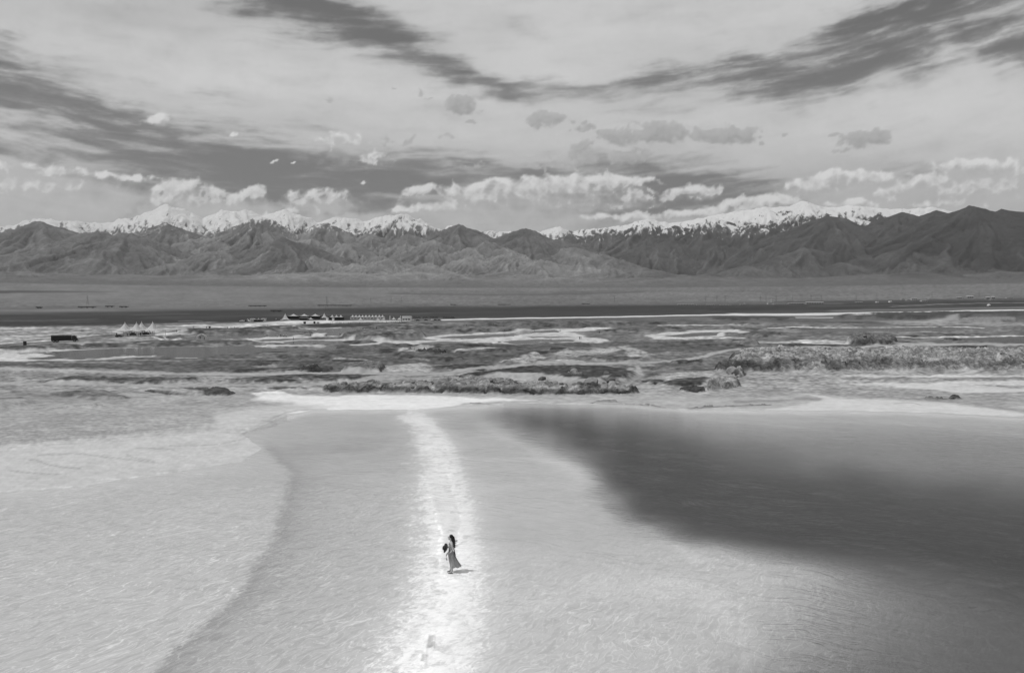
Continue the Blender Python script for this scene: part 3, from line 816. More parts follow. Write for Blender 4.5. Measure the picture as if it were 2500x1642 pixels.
deep_poly = [(1230, 1006), (1450, 1010), (1650, 1058), (1850, 1112), (2050, 1142), (2250, 1168), (2500, 1190), (2900, 1215), (2900, 1520), (2500, 1440), (2300, 1408), (2100, 1378), (1900, 1345), (1750, 1312), (1620, 1282), (1530, 1240), (1500, 1190), (1455, 1130), (1390, 1085), (1310, 1048)]
s2 = (V > 985) & (U > 900)
dd = seg_dist(UD[s2], VD[s2], spline(deep_poly + deep_poly[:1], 5), True, .6)
dp = np.zeros_like(ALB)
lowside = smooth(-1.0, 1.0, (VD[s2] - (1000 + (UD[s2] - 1200) * .26)) / 60.0)
softw = 96 - 22 * lowside + 50 * lowside * smooth(1800, 2500, U[s2])
softw = softw * (.78 + .22 * smooth(1480, 1750, U[s2]))
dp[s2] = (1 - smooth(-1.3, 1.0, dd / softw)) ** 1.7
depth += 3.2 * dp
# second slope: the floor sinks gently towards the lower right and beyond the far shelf
depth += 1.6 * smooth(1700, 2650, Uc + 0.75 * (V - 1500)) * smooth(1250, 1450, V) * (1 - .4 * dp)
depth += 0.5 * smooth(1350, 1900, Uc) * smooth(4, 90, lake_in) * (1 - smooth(1250, 1350, V)) * (1 - .6 * dp)
# causeway
path_c = spline([(1000, 1004), (1030, 1028), (1058, 1075), (1078, 1130), (1086, 1200), (1098, 1290), (1100, 1390), (1088, 1480), (1060, 1580), (1030, 1680), (1000, 1800)], 6)
s3 = (V > 985) & (U > 500) & (U < 1700)
dpth = np.full_like(ALB, 1e3)
dpth[s3] = seg_dist(U[s3] + 22 * n_a[s3] + 20 * n_mid[s3] + 10 * n_fine[s3], V[s3], path_c, False, 1.0)
halfw = np.interp(V, [1000, 1060, 1130, 1250, 1400, 1640], [22, 42, 58, 76, 94, 140])
cw = np.exp(-(dpth / halfw) ** 2)
cw_in = np.exp(-(dpth / (halfw * .62)) ** 4)
depth = depth * (1 - .97 * cw) + 0.0
# lake floor colours: white salt, grey silt
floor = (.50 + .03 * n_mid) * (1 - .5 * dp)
edge_line = spline([(640, 1090), (711, 1147), (700, 1200), (689, 1235), (672, 1311), (622, 1378), (588, 1445), (504, 1517), (420, 1588), (374, 1642), (300, 1740)], 6)
side = np.interp(V, [1085, 1147, 1200, 1235, 1311, 1378, 1445, 1517, 1588, 1642, 1800], [640, 711, 700, 689, 672, 622, 588, 504, 420, 374, 250]) + 16 * n_a + 10 * n_fine + 8 * n_mid
right_of = smooth(-18, 20, U - side + 14 * n_px) * smooth(1060, 1100, V)
band = np.exp(-np.clip(U - side, 0, None) / np.interp(V, [1090, 1300, 1642], [14, 60, 95])) * right_of
between = right_of * (U < 1300)
fade = 1 - smooth(0, 1, (U - side) / np.maximum(1085 - side, 50))
floor = floor - .01 * (1 - right_of) * (U < 1000) - .065 * between * fade - .15 * band
for ln_, w_, a_ in (([(1180, 1042), (1290, 1088), (1400, 1150), (1500, 1215), (1590, 1290), (1700, 1360)], 13, .075), ([(1150, 1125), (1260, 1118), (1380, 1130)], 7, .05), ([(1180, 1195), (1300, 1180), (1430, 1190)], 9, .045), ([(1600, 1420), (1700, 1440), (1800, 1520), (1830, 1600)], 26, .07), ([(1300, 1480), (1450, 1430), (1600, 1450)], 30, .05), ([(760, 1100), (850, 1110), (960, 1095)], 6, .05)):
    s4 = (V > 985) & (U > 600) & (U < 2100)
    dl = seg_dist(U[s4] + 20 * n_a[s4], V[s4] + 6 * n_b[s4], spline(ln_, 6), False, .6)
    floor[s4] += a_ * np.exp(-(dl / w_) ** 2)
# dark lenses of silt near the head of the lake
for (cx, cy, a, b, s_) in ((900, 1048, 80, 9, .07), (850, 1098, 170, 16, .09), (900, 1070, 120, 9, .05), (1170, 1040, 90, 20, .07), (1190, 1110, 100, 14, .05), (1240, 1300, 260, 40, .03), (1320, 1190, 120, 25, .03), (2000, 1640, 250, 60, .05)):
    floor -= s_ * np.exp(-((UW - cx) / a) ** 2 - ((VW - cy) / b) ** 2)
cw2 = smooth(.42, .62, cw + .55 * n_fine + .40 * n_mid + .15 * n_px)
CRUST = np.clip(.2 * cw + .8 * cw2, 0, 1)
floor = floor + (.86 - floor) * np.clip(.56 * cw + .40 * cw2, 0, 1)
floor = floor * (1 + cw_in * (.14 * n_mid + .14 * n_fine))
lake_m = smooth(-6, 2, lake_in)
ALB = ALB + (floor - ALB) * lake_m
GRN = GRN * (1 - .7 * lake_m)
ROCK = ROCK * (1 - lake_m)
RIP_CAUSTIC = lake_m * smooth(1110, 1230, V) * (1 - .95 * dp) * np.interp(U, [-500, 700, 1150, 1300, 2200, 2700], [1, 1, .8, .75, .6, .2])
RIP_CAUSTIC *= 1 - .55 * cw_in
calm = np.exp(-((U - 1320) / 260) ** 2 - ((V - 1270) / 110) ** 2)
RIP_CAUSTIC *= 1 - .85 * np.clip(calm * 1.2, 0, 1)
# trodden wet strip and its crusted rims
inner = spline([(1000, 1015), (1045, 1060), (1075, 1120), (1085, 1170)], 6)
rim_l = spline([(962, 1030), (1000, 1085), (1030, 1140), (1048, 1190), (1060, 1238), (1070, 1268), (1080, 1305), (1076, 1341), (1076, 1372), (1084, 1402), (1104, 1410), (1118, 1400)], 6)
rim_r = spline([(1062, 1050), (1090, 1090), (1096, 1150), (1112, 1215), (1122, 1240), (1131, 1274), (1121, 1293), (1119, 1333), (1120, 1358)], 6)
for ln, wd in ((rim_l, 3.4), (rim_r, 2.2)):
    dl = np.full_like(ALB, 1e3)
    dl[s3] = seg_dist(U[s3] + 9 * n_fine[s3] + 6 * n_mid[s3], V[s3] + 3 * n_mid[s3], ln, False, 1.0)
    k_ = np.exp(-(dl / wd) ** 2) * np.clip(.25 + 1.8 * n_mid + 1.4 * n_fine, 0, 1) * smooth(1080, 1230, V) * .8
    k_ = np.clip(k_, 0, 1.2)
    depth -= .05 * k_
    ALB += (.93 - ALB) * np.clip(k_, 0, 1)
trod = [(1040, 1040), (1085, 1090), (1092, 1160), (1108, 1215), (1120, 1245), (1124, 1280), (1116, 1300), (1115, 1350), (1118, 1390), (1100, 1405), (1084, 1395), (1080, 1345), (1086, 1305), (1072, 1262), (1062, 1235), (1040, 1160), (1010, 1090), (1000, 1050)]
sel, m = region(trod, 5, 1.0, uu=U + 5 * n_fine, vv=V)
m = m * (.35 + .65 * smooth(1120, 1220, V[sel]))
ALB[sel] += (.72 * (1 + .2 * n_mid[sel]) - ALB[sel]) * m * .8
depth[sel] = depth[sel] * (1 - m) + .012 * m
RIP_CAUSTIC[sel] *= 1 - m
for pts, a_, dz_ in (([(1056, 1412), (1105, 1412), (1126, 1420), (1122, 1428), (1070, 1424)], .88, .012), ([(1010, 1620), (1050, 1615), (1062, 1640), (1060, 1700), (990, 1700)], .88, .012), ([(1050, 1530), (1085, 1528), (1080, 1545), (1055, 1545)], .86, .01)):
    sel, m = region(pts, 4, 1.0, uu=U + 16 * n_fine + 14 * n_mid, vv=V + 5 * n_fine + 4 * n_mid)
    ALB[sel] += (a_ - ALB[sel]) * m
    depth[sel] = depth[sel] * (1 - m) - dz_ * m
for pts in ([(1046, 1552), (1060, 1552), (1056, 1580), (1040, 1586)], [(1030, 1598), (1038, 1596), (1036, 1618), (1026, 1616)]):
    sel, m = region(pts, 2.5, 1.0, uu=U + 4 * n_fine, vv=V)
    ALB[sel] += (.5 - ALB[sel]) * m
    sel2, m2 = region(pts, 3.5, 1.0, False, 4.0, uu=U + 5 * n_fine, vv=V)
    depth[sel2] -= .05 * m2 * (1 - 0)
# cracks and old waterlines on the left salt flat
for ln, w_ in ((cv(0, 860, 2.644)([(190, 698), (240, 700), (300, 725), (400, 742), (520, 752)]), 1.4), (cv(0, 860, 2.644)([(240, 668), (470, 655), (560, 662), (700, 680), (900, 702), (1000, 712)]), 1.2),
               (cv(0, 860, 2.644)([(880, 622), (960, 622), (1110, 628)]), 1.4), (cv(0, 860, 2.644)([(60, 765), (200, 782), (400, 792)]), 1.0), (cv(0, 860, 2.644)([(820, 660), (860, 680), (1000, 705)]), .9),
               (cv(0, 860, 2.644)([(1100, 606), (1350, 600), (1500, 575), (1600, 545)]), .9), (cv(0, 860, 2.644)([(1570, 522), (1620, 505), (1790, 465), (1740, 440), (1830, 395), (1950, 372), (2110, 366)]), 1.2)):
    sel, m = region(spline(ln, 6), 1.6, .6, False, w_, uu=U + 10 * n_fine, vv=V + 1.2 * n_fine)
    ALB[sel] += (.30 - ALB[sel]) * m * .8
for ln in (cv(0, 860, 2.644)([(0, 905), (150, 900), (400, 872), (560, 868)]), cv(0, 860, 2.644)([(560, 830), (800, 812), (1000, 790), (1150, 768), (1300, 785)])):
    sel, m = region(spline(ln, 6), 2, .6, False, 1.6, uu=U + 8 * n_fine, vv=V + 2 * n_fine)
    m = m * np.clip(.4 + 1.5 * n_mid[sel] + n_fine[sel], 0, 1)
    ALB[sel] += (.72 - ALB[sel]) * m * .6
    depth[sel] -= .02 * m
# salt shore line
sh = np.exp(-((lake_in - 1) / 5.0) ** 2) * smooth(960, 985, V) * (U > 700)
ALB += (.72 - ALB) * sh * .7

land = 1 - lake_m
flat_up = .05 * smooth(0, 40, -lake_in)
DZ = np.where(V > 960, DZ * land, DZ)
Zt = Zb + DZ
depth = np.where(depth > 0, depth * .25, depth)      # murky brine: shallow basin, strong absorption
Zt = np.where(lake_m > 0.001, Zt * land + (-depth) * lake_m + flat_up * land, Zt + flat_up * (V > 940))
# broken ground: blocks of salt rock with real gaps between them
def cells(x, y, seed):
    xi = np.floor(x).astype(np.int64); yi = np.floor(y).astype(np.int64)
    f1 = np.full(x.shape, 9.0); f2 = np.full(x.shape, 9.0); cid = np.zeros(x.shape)
    for ox in (-1, 0, 1):
        for oy in (-1, 0, 1):
            h = ((xi + ox) * 73856093 ^ (yi + oy) * 19349663 ^ seed * 83492791) & 0x7fffffff
            h = ((h ^ (h >> 13)) * 1274126177) & 0x7fffffff
            h = h ^ (h >> 15)
            jx = (h & 1023) / 1023.0; jy = ((h >> 10) & 1023) / 1023.0; rv = ((h >> 20) & 255) / 255.0
            d_ = np.hypot(xi + ox + jx - x, yi + oy + jy - y)
            nw = d_ < f1
            f2 = np.where(nw, f1, np.minimum(f2, d_)); cid = np.where(nw, rv, cid); f1 = np.where(nw, d_, f1)
    return f2 - f1, cid


rk = (ROCK > .4) & (lake_m < .5) & FRONT
gx_, gy_ = GX[rk], GY[rk]
wxx = 1.2 * pnoise(gx_ / 3, gy_ / 4, 701); wyy = 1.2 * pnoise(gx_ / 3 + 5, gy_ / 4, 702)
e1, id1 = cells((gx_ + wxx) / 3.0, (gy_ + wyy) / 4.5, 5)
e2, id2 = cells((gx_ + wxx) / 1.2, (gy_ + wyy) / 1.9, 6)
rs_ = smooth(.4, .95, ROCK[rk]) * np.clip(RR[rk] / 120, .5, 1.6)
blk = .62 * (id1 - .5) + .55 * smooth(0, .30, e1) - .30 + .30 * (id2 - .5) + .26 * smooth(0, .25, e2) - .14
Zt[rk] += blk * rs_ * .85
ALB[rk] *= 1 + .15 * (id1 - .5) * rs_
soft_rel = (.5 * n_l2 + .3 * n_l1) * np.where(ROCK > .1, .30, 0) * (1 - smooth(.4, .8, ROCK))
Zt = Zt + soft_rel * (lake_m < .5) * smooth(780, 800, V)
midg = smooth(772, 800, V) * (1 - lake_m) * (1 - .72 * smooth(930, 985, V)) * (1 - .7 * smooth(.4, .8, ROCK))
ALB = ALB * (1 + midg * GRN * (.75 * n_px + .6 * n_fine + .45 * n_mid))
ALB = np.clip(ALB, .02, .93)
POND = np.clip(POND, 0, 1)

# ---- ground material
gm_, t = new_mat('salt_flat_ground')
geo = t.n('ShaderNodeNewGeometry')
pos = geo.outputs['Position']
a_alb = t.attr('alb'); a_rock = t.attr('rock'); a_rip = t.attr('rip'); a_grn = t.attr('grn')
n1, _ = t.noise(pos, 0.9, 6.0, 0.68)
n2, _ = t.noise(t.mapping(pos, scale=(.12, .12, .12)), 1.0, 5.0, 0.6)
n3, _ = t.noise(t.mapping(pos, rot=(0, 0, .1), scale=(.5, 1.6, .5)), 1.0, 5.0, 0.65, 0.4)
det = t.m('ADD', t.m('MULTIPLY', t.m('SUBTRACT', n1, .5), 0.75), t.m('MULTIPLY', t.m('SUBTRACT', n2, .5), 0.6))
det = t.m('ADD', det, t.m('MULTIPLY', t.m('SUBTRACT', n3, .5), 0.5))
det = t.m('MULTIPLY', det, a_grn)
det = t.m('ADD', det, t.m('MULTIPLY', t.m('MULTIPLY', t.m('SUBTRACT', n1, .5), 2.2), t.rng(a_rock, .4, .9)))
col = t.m('MULTIPLY', a_alb, t.m('MAXIMUM', t.m('ADD', 1.0, det), .1))
# cracked clods on broken banks
vo = t.n('ShaderNodeTexVoronoi', feature='DISTANCE_TO_EDGE')
_, wv = t.noise(pos, 1.2, 4.0, 0.6)
t.put(vo.inputs['Vector'], t.vm('MULTIPLY', t.vm('ADD', pos, t.vm('SCALE', t.vm('SUBTRACT', wv, (.5, .5, .5)), 2.2)), (.7, .5, 1.6)))
vo.inputs['Scale'].default_value = 0.85
vc1 = t.n('ShaderNodeTexVoronoi', feature='F1'); vc1.inputs['Scale'].default_value = .55
vc2 = t.n('ShaderNodeTexVoronoi', feature='F1'); vc2.inputs['Scale'].default_value = 1.5
wp3 = t.vm('MULTIPLY', t.vm('ADD', pos, t.vm('SCALE', t.vm('SUBTRACT', wv, (.5, .5, .5)), 1.6)), (.8, .6, 1.5))
cellv = None
for vv_n, am_n in ((vc1, 1.0), (vc2, .8)):
    t.put(vv_n.inputs['Vector'], wp3)
    sp_n = t.n('ShaderNodeSeparateColor'); t.put(sp_n.inputs[0], vv_n.outputs['Color'])
    c_n = t.m('MULTIPLY', t.m('SUBTRACT', sp_n.outputs[0], .5), am_n)
    cellv = c_n if cellv is None else t.m('ADD', cellv, c_n)
col = t.m('MULTIPLY', col, t.m('MAXIMUM', t.m('ADD', 1.0, t.m('MULTIPLY', cellv, t.rng(a_rock, .45, .95, 0.0, .62))), .15))
crack = t.rng(vo.outputs['Distance'], 0.0, 0.09, 1.0, 0.0)
crack = t.m('MULTIPLY', t.m('MULTIPLY', crack, t.rng(a_rock, .45, .9)), t.rng(n2, .42, .60))
col = t.m('MULTIPLY', col, t.m('SUBTRACT', 1.0, t.m('MULTIPLY', crack, .25)))
# salt ripples and water caustics, painted as wandering pale ridges over greyer silt
pr = t.mapping(pos, rot=(0, 0, -0.95), scale=(1.0, 1.0, 0.0))
_, rw = t.noise(pr, 0.30, 3.0, 0.55)
prw = t.vm('ADD', pr, t.vm('MULTIPLY', t.vm('SUBTRACT', rw, (.5, .5, .5)), (1.7, 1.7, 0)))
r1, _ = t.noise(t.mapping(prw, scale=(.5, 2.0, 1)), 1.0, 2.0, 0.5, 0.5)
rid1 = t.rng(t.m('ABSOLUTE', t.m('SUBTRACT', r1, .5)), 0.0, 0.020, 1.0, 0.0)
r2, _ = t.noise(t.mapping(prw, scale=(1.5, 5.0, 1)), 1.0, 2.0, 0.5, .6)
rid2 = t.rng(t.m('ABSOLUTE', t.m('SUBTRACT', r2, .5)), 0.0, 0.035, 1.0, 0.0)
r3, _ = t.noise(t.mapping(prw, scale=(4, 13, 1)), 1.0, 4.0, 0.65, .4)
patch, _ = t.noise(pos, .23, 3.0, .5)
rid1 = t.m('MULTIPLY', rid1, t.rng(patch, .42, .62, .35, 1.0))
rip = t.m('ADD', t.m('MULTIPLY', rid1, .42), t.m('MULTIPLY', rid2, .30))
rip = t.m('ADD', rip, t.m('MULTIPLY', t.m('SUBTRACT', r3, .5), .30))
rip = t.m('ADD', rip, t.m('MULTIPLY', t.m('SUBTRACT', r2, .5), .5))
col = t.m('MULTIPLY', col, t.m('ADD', 1.0, t.m('MULTIPLY', rip, a_rip)))
# salt crust of the causeway: broken white plates with wet grey between
crs = t.attr('crust')
k1, _ = t.noise(t.mapping(pos, scale=(1.5, 1.5, 0)), 1.0, 6.0, .68, .6)
k2, _ = t.noise(t.mapping(pos, scale=(.45, .45, 0)), 1.0, 4.0, .6, .4)
wetp = t.m('MULTIPLY', t.rng(k1, .50, .60), t.rng(k2, .44, .58, .25, 1.0))
col = t.m('MULTIPLY', col, t.m('SUBTRACT', 1.0, t.m('MULTIPLY', t.m('MULTIPLY', wetp, crs), .26)))
col = t.m('MINIMUM', t.m('MAXIMUM', col, .012), .92)
hgt = t.m('ADD', t.m('MULTIPLY', n1, t.m('ADD', .10, t.m('MULTIPLY', a_rock, 1.3))), t.m('MULTIPLY', crack, -.35))
hgt = t.m('ADD', hgt, t.m('MULTIPLY', t.m('MULTIPLY', rip, a_rip), .05))
hgt = t.m('ADD', hgt, t.m('MULTIPLY', t.m('MULTIPLY', wetp, crs), -.10))
nb = bump(t, hgt, 0.45, t.m('ADD', .25, t.m('MULTIPLY', a_rock, .6)))
finish(t, principled(t, t.grey(col), .85, nb, .2))

ground = mesh_grid('ground', GX, GY, Zt, dict(alb=ALB, rock=ROCK, rip=RIP_CAUSTIC, grn=GRN, crust=CRUST * lake_m), gm_, wrap=False)
tag(ground, kind='structure')


def ground_z(x, y):
    """height of the ground sheet under a point (front sector)"""
    r = math.hypot(x, y); a = math.atan2(x, y)
    j = np.interp(a, az_in, np.arange(len(az_in))); i = np.interp(r, r_rows, np.arange(len(r_rows)))
    i0 = int(min(i, len(r_rows) - 2)); j0 = int(min(j, len(az_in) - 2))
    fi, fj = i - i0, j - j0
    return float((Zt[i0, j0] * (1 - fj) + Zt[i0, j0 + 1] * fj) * (1 - fi) + (Zt[i0 + 1, j0] * (1 - fj) + Zt[i0 + 1, j0 + 1] * fj) * fi)


_Vt_cache = {}


def at(u, v, lift=0.0):
    """ground point seen at photo pixel (u, v): march along the sight line"""
    d = px_dir(u, v)
    a = math.atan2(d.x, d.y)
    j = int(round(np.interp(a, az_in, np.arange(len(az_in)))))
    _, vc = project(GX[:, j], GY[:, j], Zt[:, j])
    best = np.argmax((vc <= v) & (r_rows > 15))
    r = r_rows[best]
    return Vector((r * math.sin(a), r * math.cos(a), ground_z(r * math.sin(a), r * math.cos(a)) + lift))


def at_base(u, v):
    """same on the undisturbed plain, then dropped on the ground sheet"""
    d = px_dir(u, v); a = math.atan2(d.x, d.y)
    rr = _rr
    _, vc = project(rr * math.sin(a), rr * math.cos(a), base_z(rr))
    r = float(np.interp(-v, -vc, rr))
    x, y = r * math.sin(a), r * math.cos(a)
    return Vector((x, y, ground_z(x, y)))


# ------------------------------------------------------------------ water
wm_, t = new_mat('lake_water')
geo = t.n('ShaderNodeNewGeometry'); pos = geo.outputs['Position']
dep = t.attr('depth'); chop = t.attr('chop')
wp = t.mapping(pos, rot=(0, 0, 0.42), scale=(1.0, 1.0, 0.0))
_, ww = t.noise(wp, .15, 3.0, .5)
wpw = t.vm('ADD', wp, t.vm('MULTIPLY', t.vm('SUBTRACT', ww, (.5, .5, .5)), (5, 5, 0)))
w1, _ = t.noise(t.mapping(wpw, scale=(.55, 2.6, 1)), 1.0, 4.0, .55, .3)
w2, _ = t.noise(t.mapping(wpw, rot=(0, 0, .35), scale=(2.2, 7.0, 1)), 1.0, 3.0, .55)
w3, _ = t.noise(t.mapping(wpw, scale=(.09, .16, 1)), 1.0, 3.0, .5)
hw = t.m('ADD', t.m('MULTIPLY', w1, .75), t.m('MULTIPLY', w2, .25))
nbw = bump(t, hw, t.m('MULTIPLY', .65, chop), t.m('MULTIPLY', 1.0, t.m('ADD', .55, t.m('MULTIPLY', w3, .9))))
fr = t.n('ShaderNodeFresnel'); fr.inputs['IOR'].default_value = 1.333
t.put(fr.inputs['Normal'], nbw)
opac = t.m('SUBTRACT', 1.0, t.m('POWER', 2.71828, t.m('MULTIPLY', dep, -2.5)))
tr = t.n('ShaderNodeBsdfTransparent')
t.put(tr.inputs[0], (1, 1, 1, 1))
di = t.n('ShaderNodeBsdfDiffuse'); di.inputs[0].default_value = (.066, .066, .066, 1)
mx = t.n('ShaderNodeMixShader'); t.put(mx.inputs[0], opac); t.put(mx.inputs[1], tr.outputs[0]); t.put(mx.inputs[2], di.outputs[0])
gl = t.n('ShaderNodeBsdfGlossy'); gl.inputs['Roughness'].default_value = .06
t.put(gl.inputs['Normal'], nbw)
mx2 = t.n('ShaderNodeMixShader'); t.put(mx2.inputs[0], t.m('MULTIPLY', t.m('MULTIPLY', fr.outputs[0], .95), t.m('SUBTRACT', 1.0, geo.outputs['Backfacing']))); t.put(mx2.inputs[1], mx.outputs[0]); t.put(mx2.inputs[2], gl.outputs[0])
finish(t, mx2.outputs[0])

R_, C_ = GX.shape
lake_ok = (Zt < 0.004) & (lake_in > -12) & (RR < 110)
step = 2
ii = np.arange(0, R_ - step, step); jj = np.arange(0, len(az_in) - step, step)
def lake_quads(ii, jj, jn):
    I, J = np.meshgrid(ii, np.arange(len(jj)), indexing='ij')
    ja = jj[J]; jb = jn[J]
    q = np.stack([I * C_ + ja, I * C_ + jb, (I + step) * C_ + jb, (I + step) * C_ + ja], -1).reshape(-1, 4)
    return q
q1 = lake_quads(ii, jj, jj + step)
jo = np.arange(len(az_in) - 1, C_ - 1)
q2 = lake_quads(ii, jo, jo + 1)
okf = lake_ok.ravel()
q = np.concatenate([q1, q2])
q = q[okf[q].any(axis=1)]
used, inv = np.unique(q.ravel(), return_inverse=True)
co = np.stack([GX.ravel()[used], GY.ravel()[used], np.zeros(len(used))], 1)
dep_v = np.clip(-Zt.ravel()[used], 0, 5)
chop_v = (np.interp(RR.ravel()[used], [15, 40, 90], [.9, .8, .5]) * (.12 + .88 * smooth(.02, .30, dep_v)))
lake = mesh_quads('salt_lake_water', co, inv.reshape(-1, 4), dict(depth=dep_v, chop=chop_v), wm_)
tag(lake, kind='structure')

pm_, t = new_mat('pond_water')
geo = t.n('ShaderNodeNewGeometry'); pos = geo.outputs['Position']
wn, _ = t.noise(t.mapping(pos, scale=(.25, .9, 0)), 1.0, 3.0, .5)
nbw = bump(t, wn, .02, .6)
cN, _ = t.noise(t.mapping(pos, scale=(.02, .05, 0)), 1.0, 3.0, .5)
finish(t, principled(t, t.grey(t.m('ADD', .06, t.m('MULTIPLY', cN, .10))), .06, nbw, .5))


def at_plane(u, v, z):
    d = px_dir(u, v)
    k_ = (z - CAMZ) / d.z
    return Vector((d.x * k_, d.y * k_, z))


for k_, (pts, lev, nm) in enumerate(ponds):
    bm = bmesh.new()
    vc = np.mean([p[1] for p in pts]); uc = np.mean([p[0] for p in pts])
    vsx = [bm.verts.new(at_plane(uc + (p[0] - uc) * 1.06, vc + (p[1] - vc) * 1.25, lev)) for p in pts]
    f = bm.faces.new(vsx)
    bmesh.ops.triangulate(bm, faces=[f])
    bmesh.ops.recalc_face_normals(bm, faces=bm.faces)
    if sum(f.normal.z for f in bm.faces) < 0:
        bmesh.ops.reverse_faces(bm, faces=bm.faces)
    me = bpy.data.meshes.new('pond_water'); bm.to_mesh(me); bm.free()
    me.materials.append(pm_)
    o = bpy.data.objects.new('pond_water', me); COL.objects.link(o)
    tag(o, kind='structure')

# ------------------------------------------------------------------ mountains
back_prof = [(-1600, 560), (-800, 540), (-300, 530), (0, 557), (40, 551), (105, 536), (157, 538), (220, 548), (284, 544), (315, 535), (357, 525), (415, 503), (462, 517), (500, 532), (546, 519), (604, 515), (641, 528), (656, 525), (698, 514), (735, 525), (777, 543), (840, 533), (893, 541), (935, 530), (992, 524), (1035, 544), (1082, 562), (1113, 551), (1155, 562), (1208, 569), (1265, 568), (1313, 568), (1365, 556), (1397, 567), (1450, 559), (1502, 557), (1575, 538), (1638, 548), (1680, 541), (1733, 530), (1786, 520), (1870, 510), (1922, 509), (1953, 493), (1995, 506), (2038, 509), (2085, 504), (2132, 511), (2205, 514), (2279, 509), (2310, 520), (2400, 530), (2600, 540), (3400, 560), (4200, 580)]
# peaks and hills: photo column and row of the top, distance (km), flank slope, rock tone, snow, rib strength
peaks = [
    # middle chain
    (-420, 560, 13.0, .40, .105, 0, .8), (-240, 575, 12.6, .40, .10, 0, .8), (-90, 562, 13.0, .40, .10, 0, .8), (20, 588, 12.4, .36, .09, 0, .8), (109, 541, 13.0, .42, .085, 0, .6), (180, 584, 12.2, .38, .09, 0, .9), (243, 564, 12.3, .38, .085, 0, .9), (314, 567, 12.0, .36, .08, 0, .9), (415, 545, 14.4, .44, .10, .6, 1.0), (380, 600, 11.7, .36, .09, 0, 1),
    (470, 590, 12.6, .42, .12, 0, 1.1), (540, 588, 12.5, .44, .13, 0, 1.2), (590, 560, 13.4, .45, .11, .4, 1.1), (646, 531, 13.7, .46, .10, .9, 1.1), (706, 579, 11.5, .40, .075, 0, .8), (765, 575, 12.8, .44, .12, 0, 1.2), (805, 543, 13.5, .46, .12, .8, 1.2), (860, 590, 12.1, .40, .115, 0, 1),
    (920, 575, 12.8, .44, .11, .2, 1.1), (989, 524, 14.2, .46, .10, 1, 1.1), (1000, 570, 12.6, .44, .12, 0, 1.2), (1060, 585, 12.2, .40, .11, 0, 1), (1118, 550, 13.6, .40, .085, .3, .8), (1190, 590, 12.2, .38, .10, 0, 1), (1160, 605, 11.6, .38, .12, 0, 1), (1273, 559, 13.6, .36, .07, 0, .5), (1225, 604, 11.5, .42, .11, 0, .9),
    # massif on the right, cloud shadow painted in as dark rock tones
    (1400, 570, 14.6, .36, .06, .7, .8), (1480, 556, 14.8, .42, .06, 1, .9), (1575, 538, 15.0, .44, .06, 1, .9), (1650, 550, 14.6, .44, .058, 1, .9), (1733, 530, 14.9, .44, .058, 1, .9), (1640, 585, 13.4, .44, .055, 0, .7), (1560, 598, 13.0, .40, .052, 0, .7), (1740, 580, 13.4, .44, .055, 0, .8), (1830, 545, 14.2, .46, .058, .8, .9), (1870, 512, 15.2, .46, .06, 1, .9),
    (1900, 570, 13.2, .46, .062, 0, .9), (1953, 492, 15.3, .44, .06, 1, .9), (2012, 528, 13.6, .42, .058, .2, .7), (1965, 580, 12.8, .46, .075, 0, 1), (2085, 504, 15.6, .40, .06, 1, .9), (2110, 575, 12.8, .42, .06, 0, .9), (2194, 517, 13.6, .44, .055, 0, .7), (2150, 560, 12.9, .42, .06, 0, .9), (2292, 513, 13.2, .46, .05, 0, .6), (2360, 503, 13.0, .44, .045, 0, .5), (2440, 510, 12.9, .44, .042, 0, .5), (2530, 516, 12.8, .44, .042, 0, .5), (2650, 530, 12.8, .34, .045, 0, .6), (2800, 540, 13, .36, .05, 0, .8), (3050, 550, 13, .36, .06, 0, .8), (3400, 560, 13, .36, .06, 0, .8),
    (2250, 575, 12.3, .42, .052, 0, .9), (2400, 570, 12.0, .40, .045, 0, .8),
    # foothills
    (-260, 625, 10.8, .33, .11, 0, .8), (-90, 630, 10.8, .33, .11, 0, .8), (40, 618, 10.9, .34, .10, 0, 1), (150, 601, 11.3, .38, .09, 0, 1), (250, 628, 10.6, .33, .095, 0, 1), (330, 610, 11.1, .36, .085, 0, 1), (420, 640, 10.4, .30, .11, 0, 1), (520, 612, 11.0, .36, .10, 0, 1), (600, 640, 10.3, .28, .115, 0, .9), (680, 630, 10.5, .30, .11, 0, .9), (780, 626, 10.8, .33, .12, 0, 1), (870, 643, 10.1, .28, .125, 0, .9), (950, 630, 10.8, .33, .125, 0, 1),
    (1050, 643, 10.2, .28, .13, 0, .9), (1150, 626, 10.9, .32, .125, 0, 1), (1240, 613, 11.2, .34, .12, 0, 1), (1320, 636, 10.5, .28, .13, 0, .9), (1405, 603, 11.8, .34, .115, 0, .8), (1480, 632, 10.9, .24, .11, 0, .7), (1560, 653, 10.2, .22, .105, 0, .7), (1670, 668, 9.8, .20, .10, 0, .6), (1830, 646, 10.5, .30, .095, 0, .8), (1900, 624, 11.0, .34, .09, 0, .9), (1965, 605, 11.5, .36, .085, 0, 1),
    (2060, 640, 10.6, .30, .09, 0, .9), (2110, 626, 11.0, .34, .085, 0, .9), (2215, 604, 11.2, .34, .08, 0, .8), (2300, 630, 10.7, .32, .075, 0, .8), (2420, 656, 10.1, .28, .075, 0, .8), (2510, 630, 10.7, .34, .08, 0, .8), (2650, 635, 10.7, .34, .08, 0, .8), (2850, 640, 10.7, .34, .09, 0, .8),
]
rnd = random.Random(5)
for q in range(34):
    uq = -450 + q * 98 + rnd.uniform(-40, 40)
    peaks.append((uq, rnd.uniform(664, 684), rnd.uniform(9.9, 10.6), rnd.uniform(.065, .10), rnd.uniform(.12, .145) * (1 if uq < 1600 else .9), 0, .25))
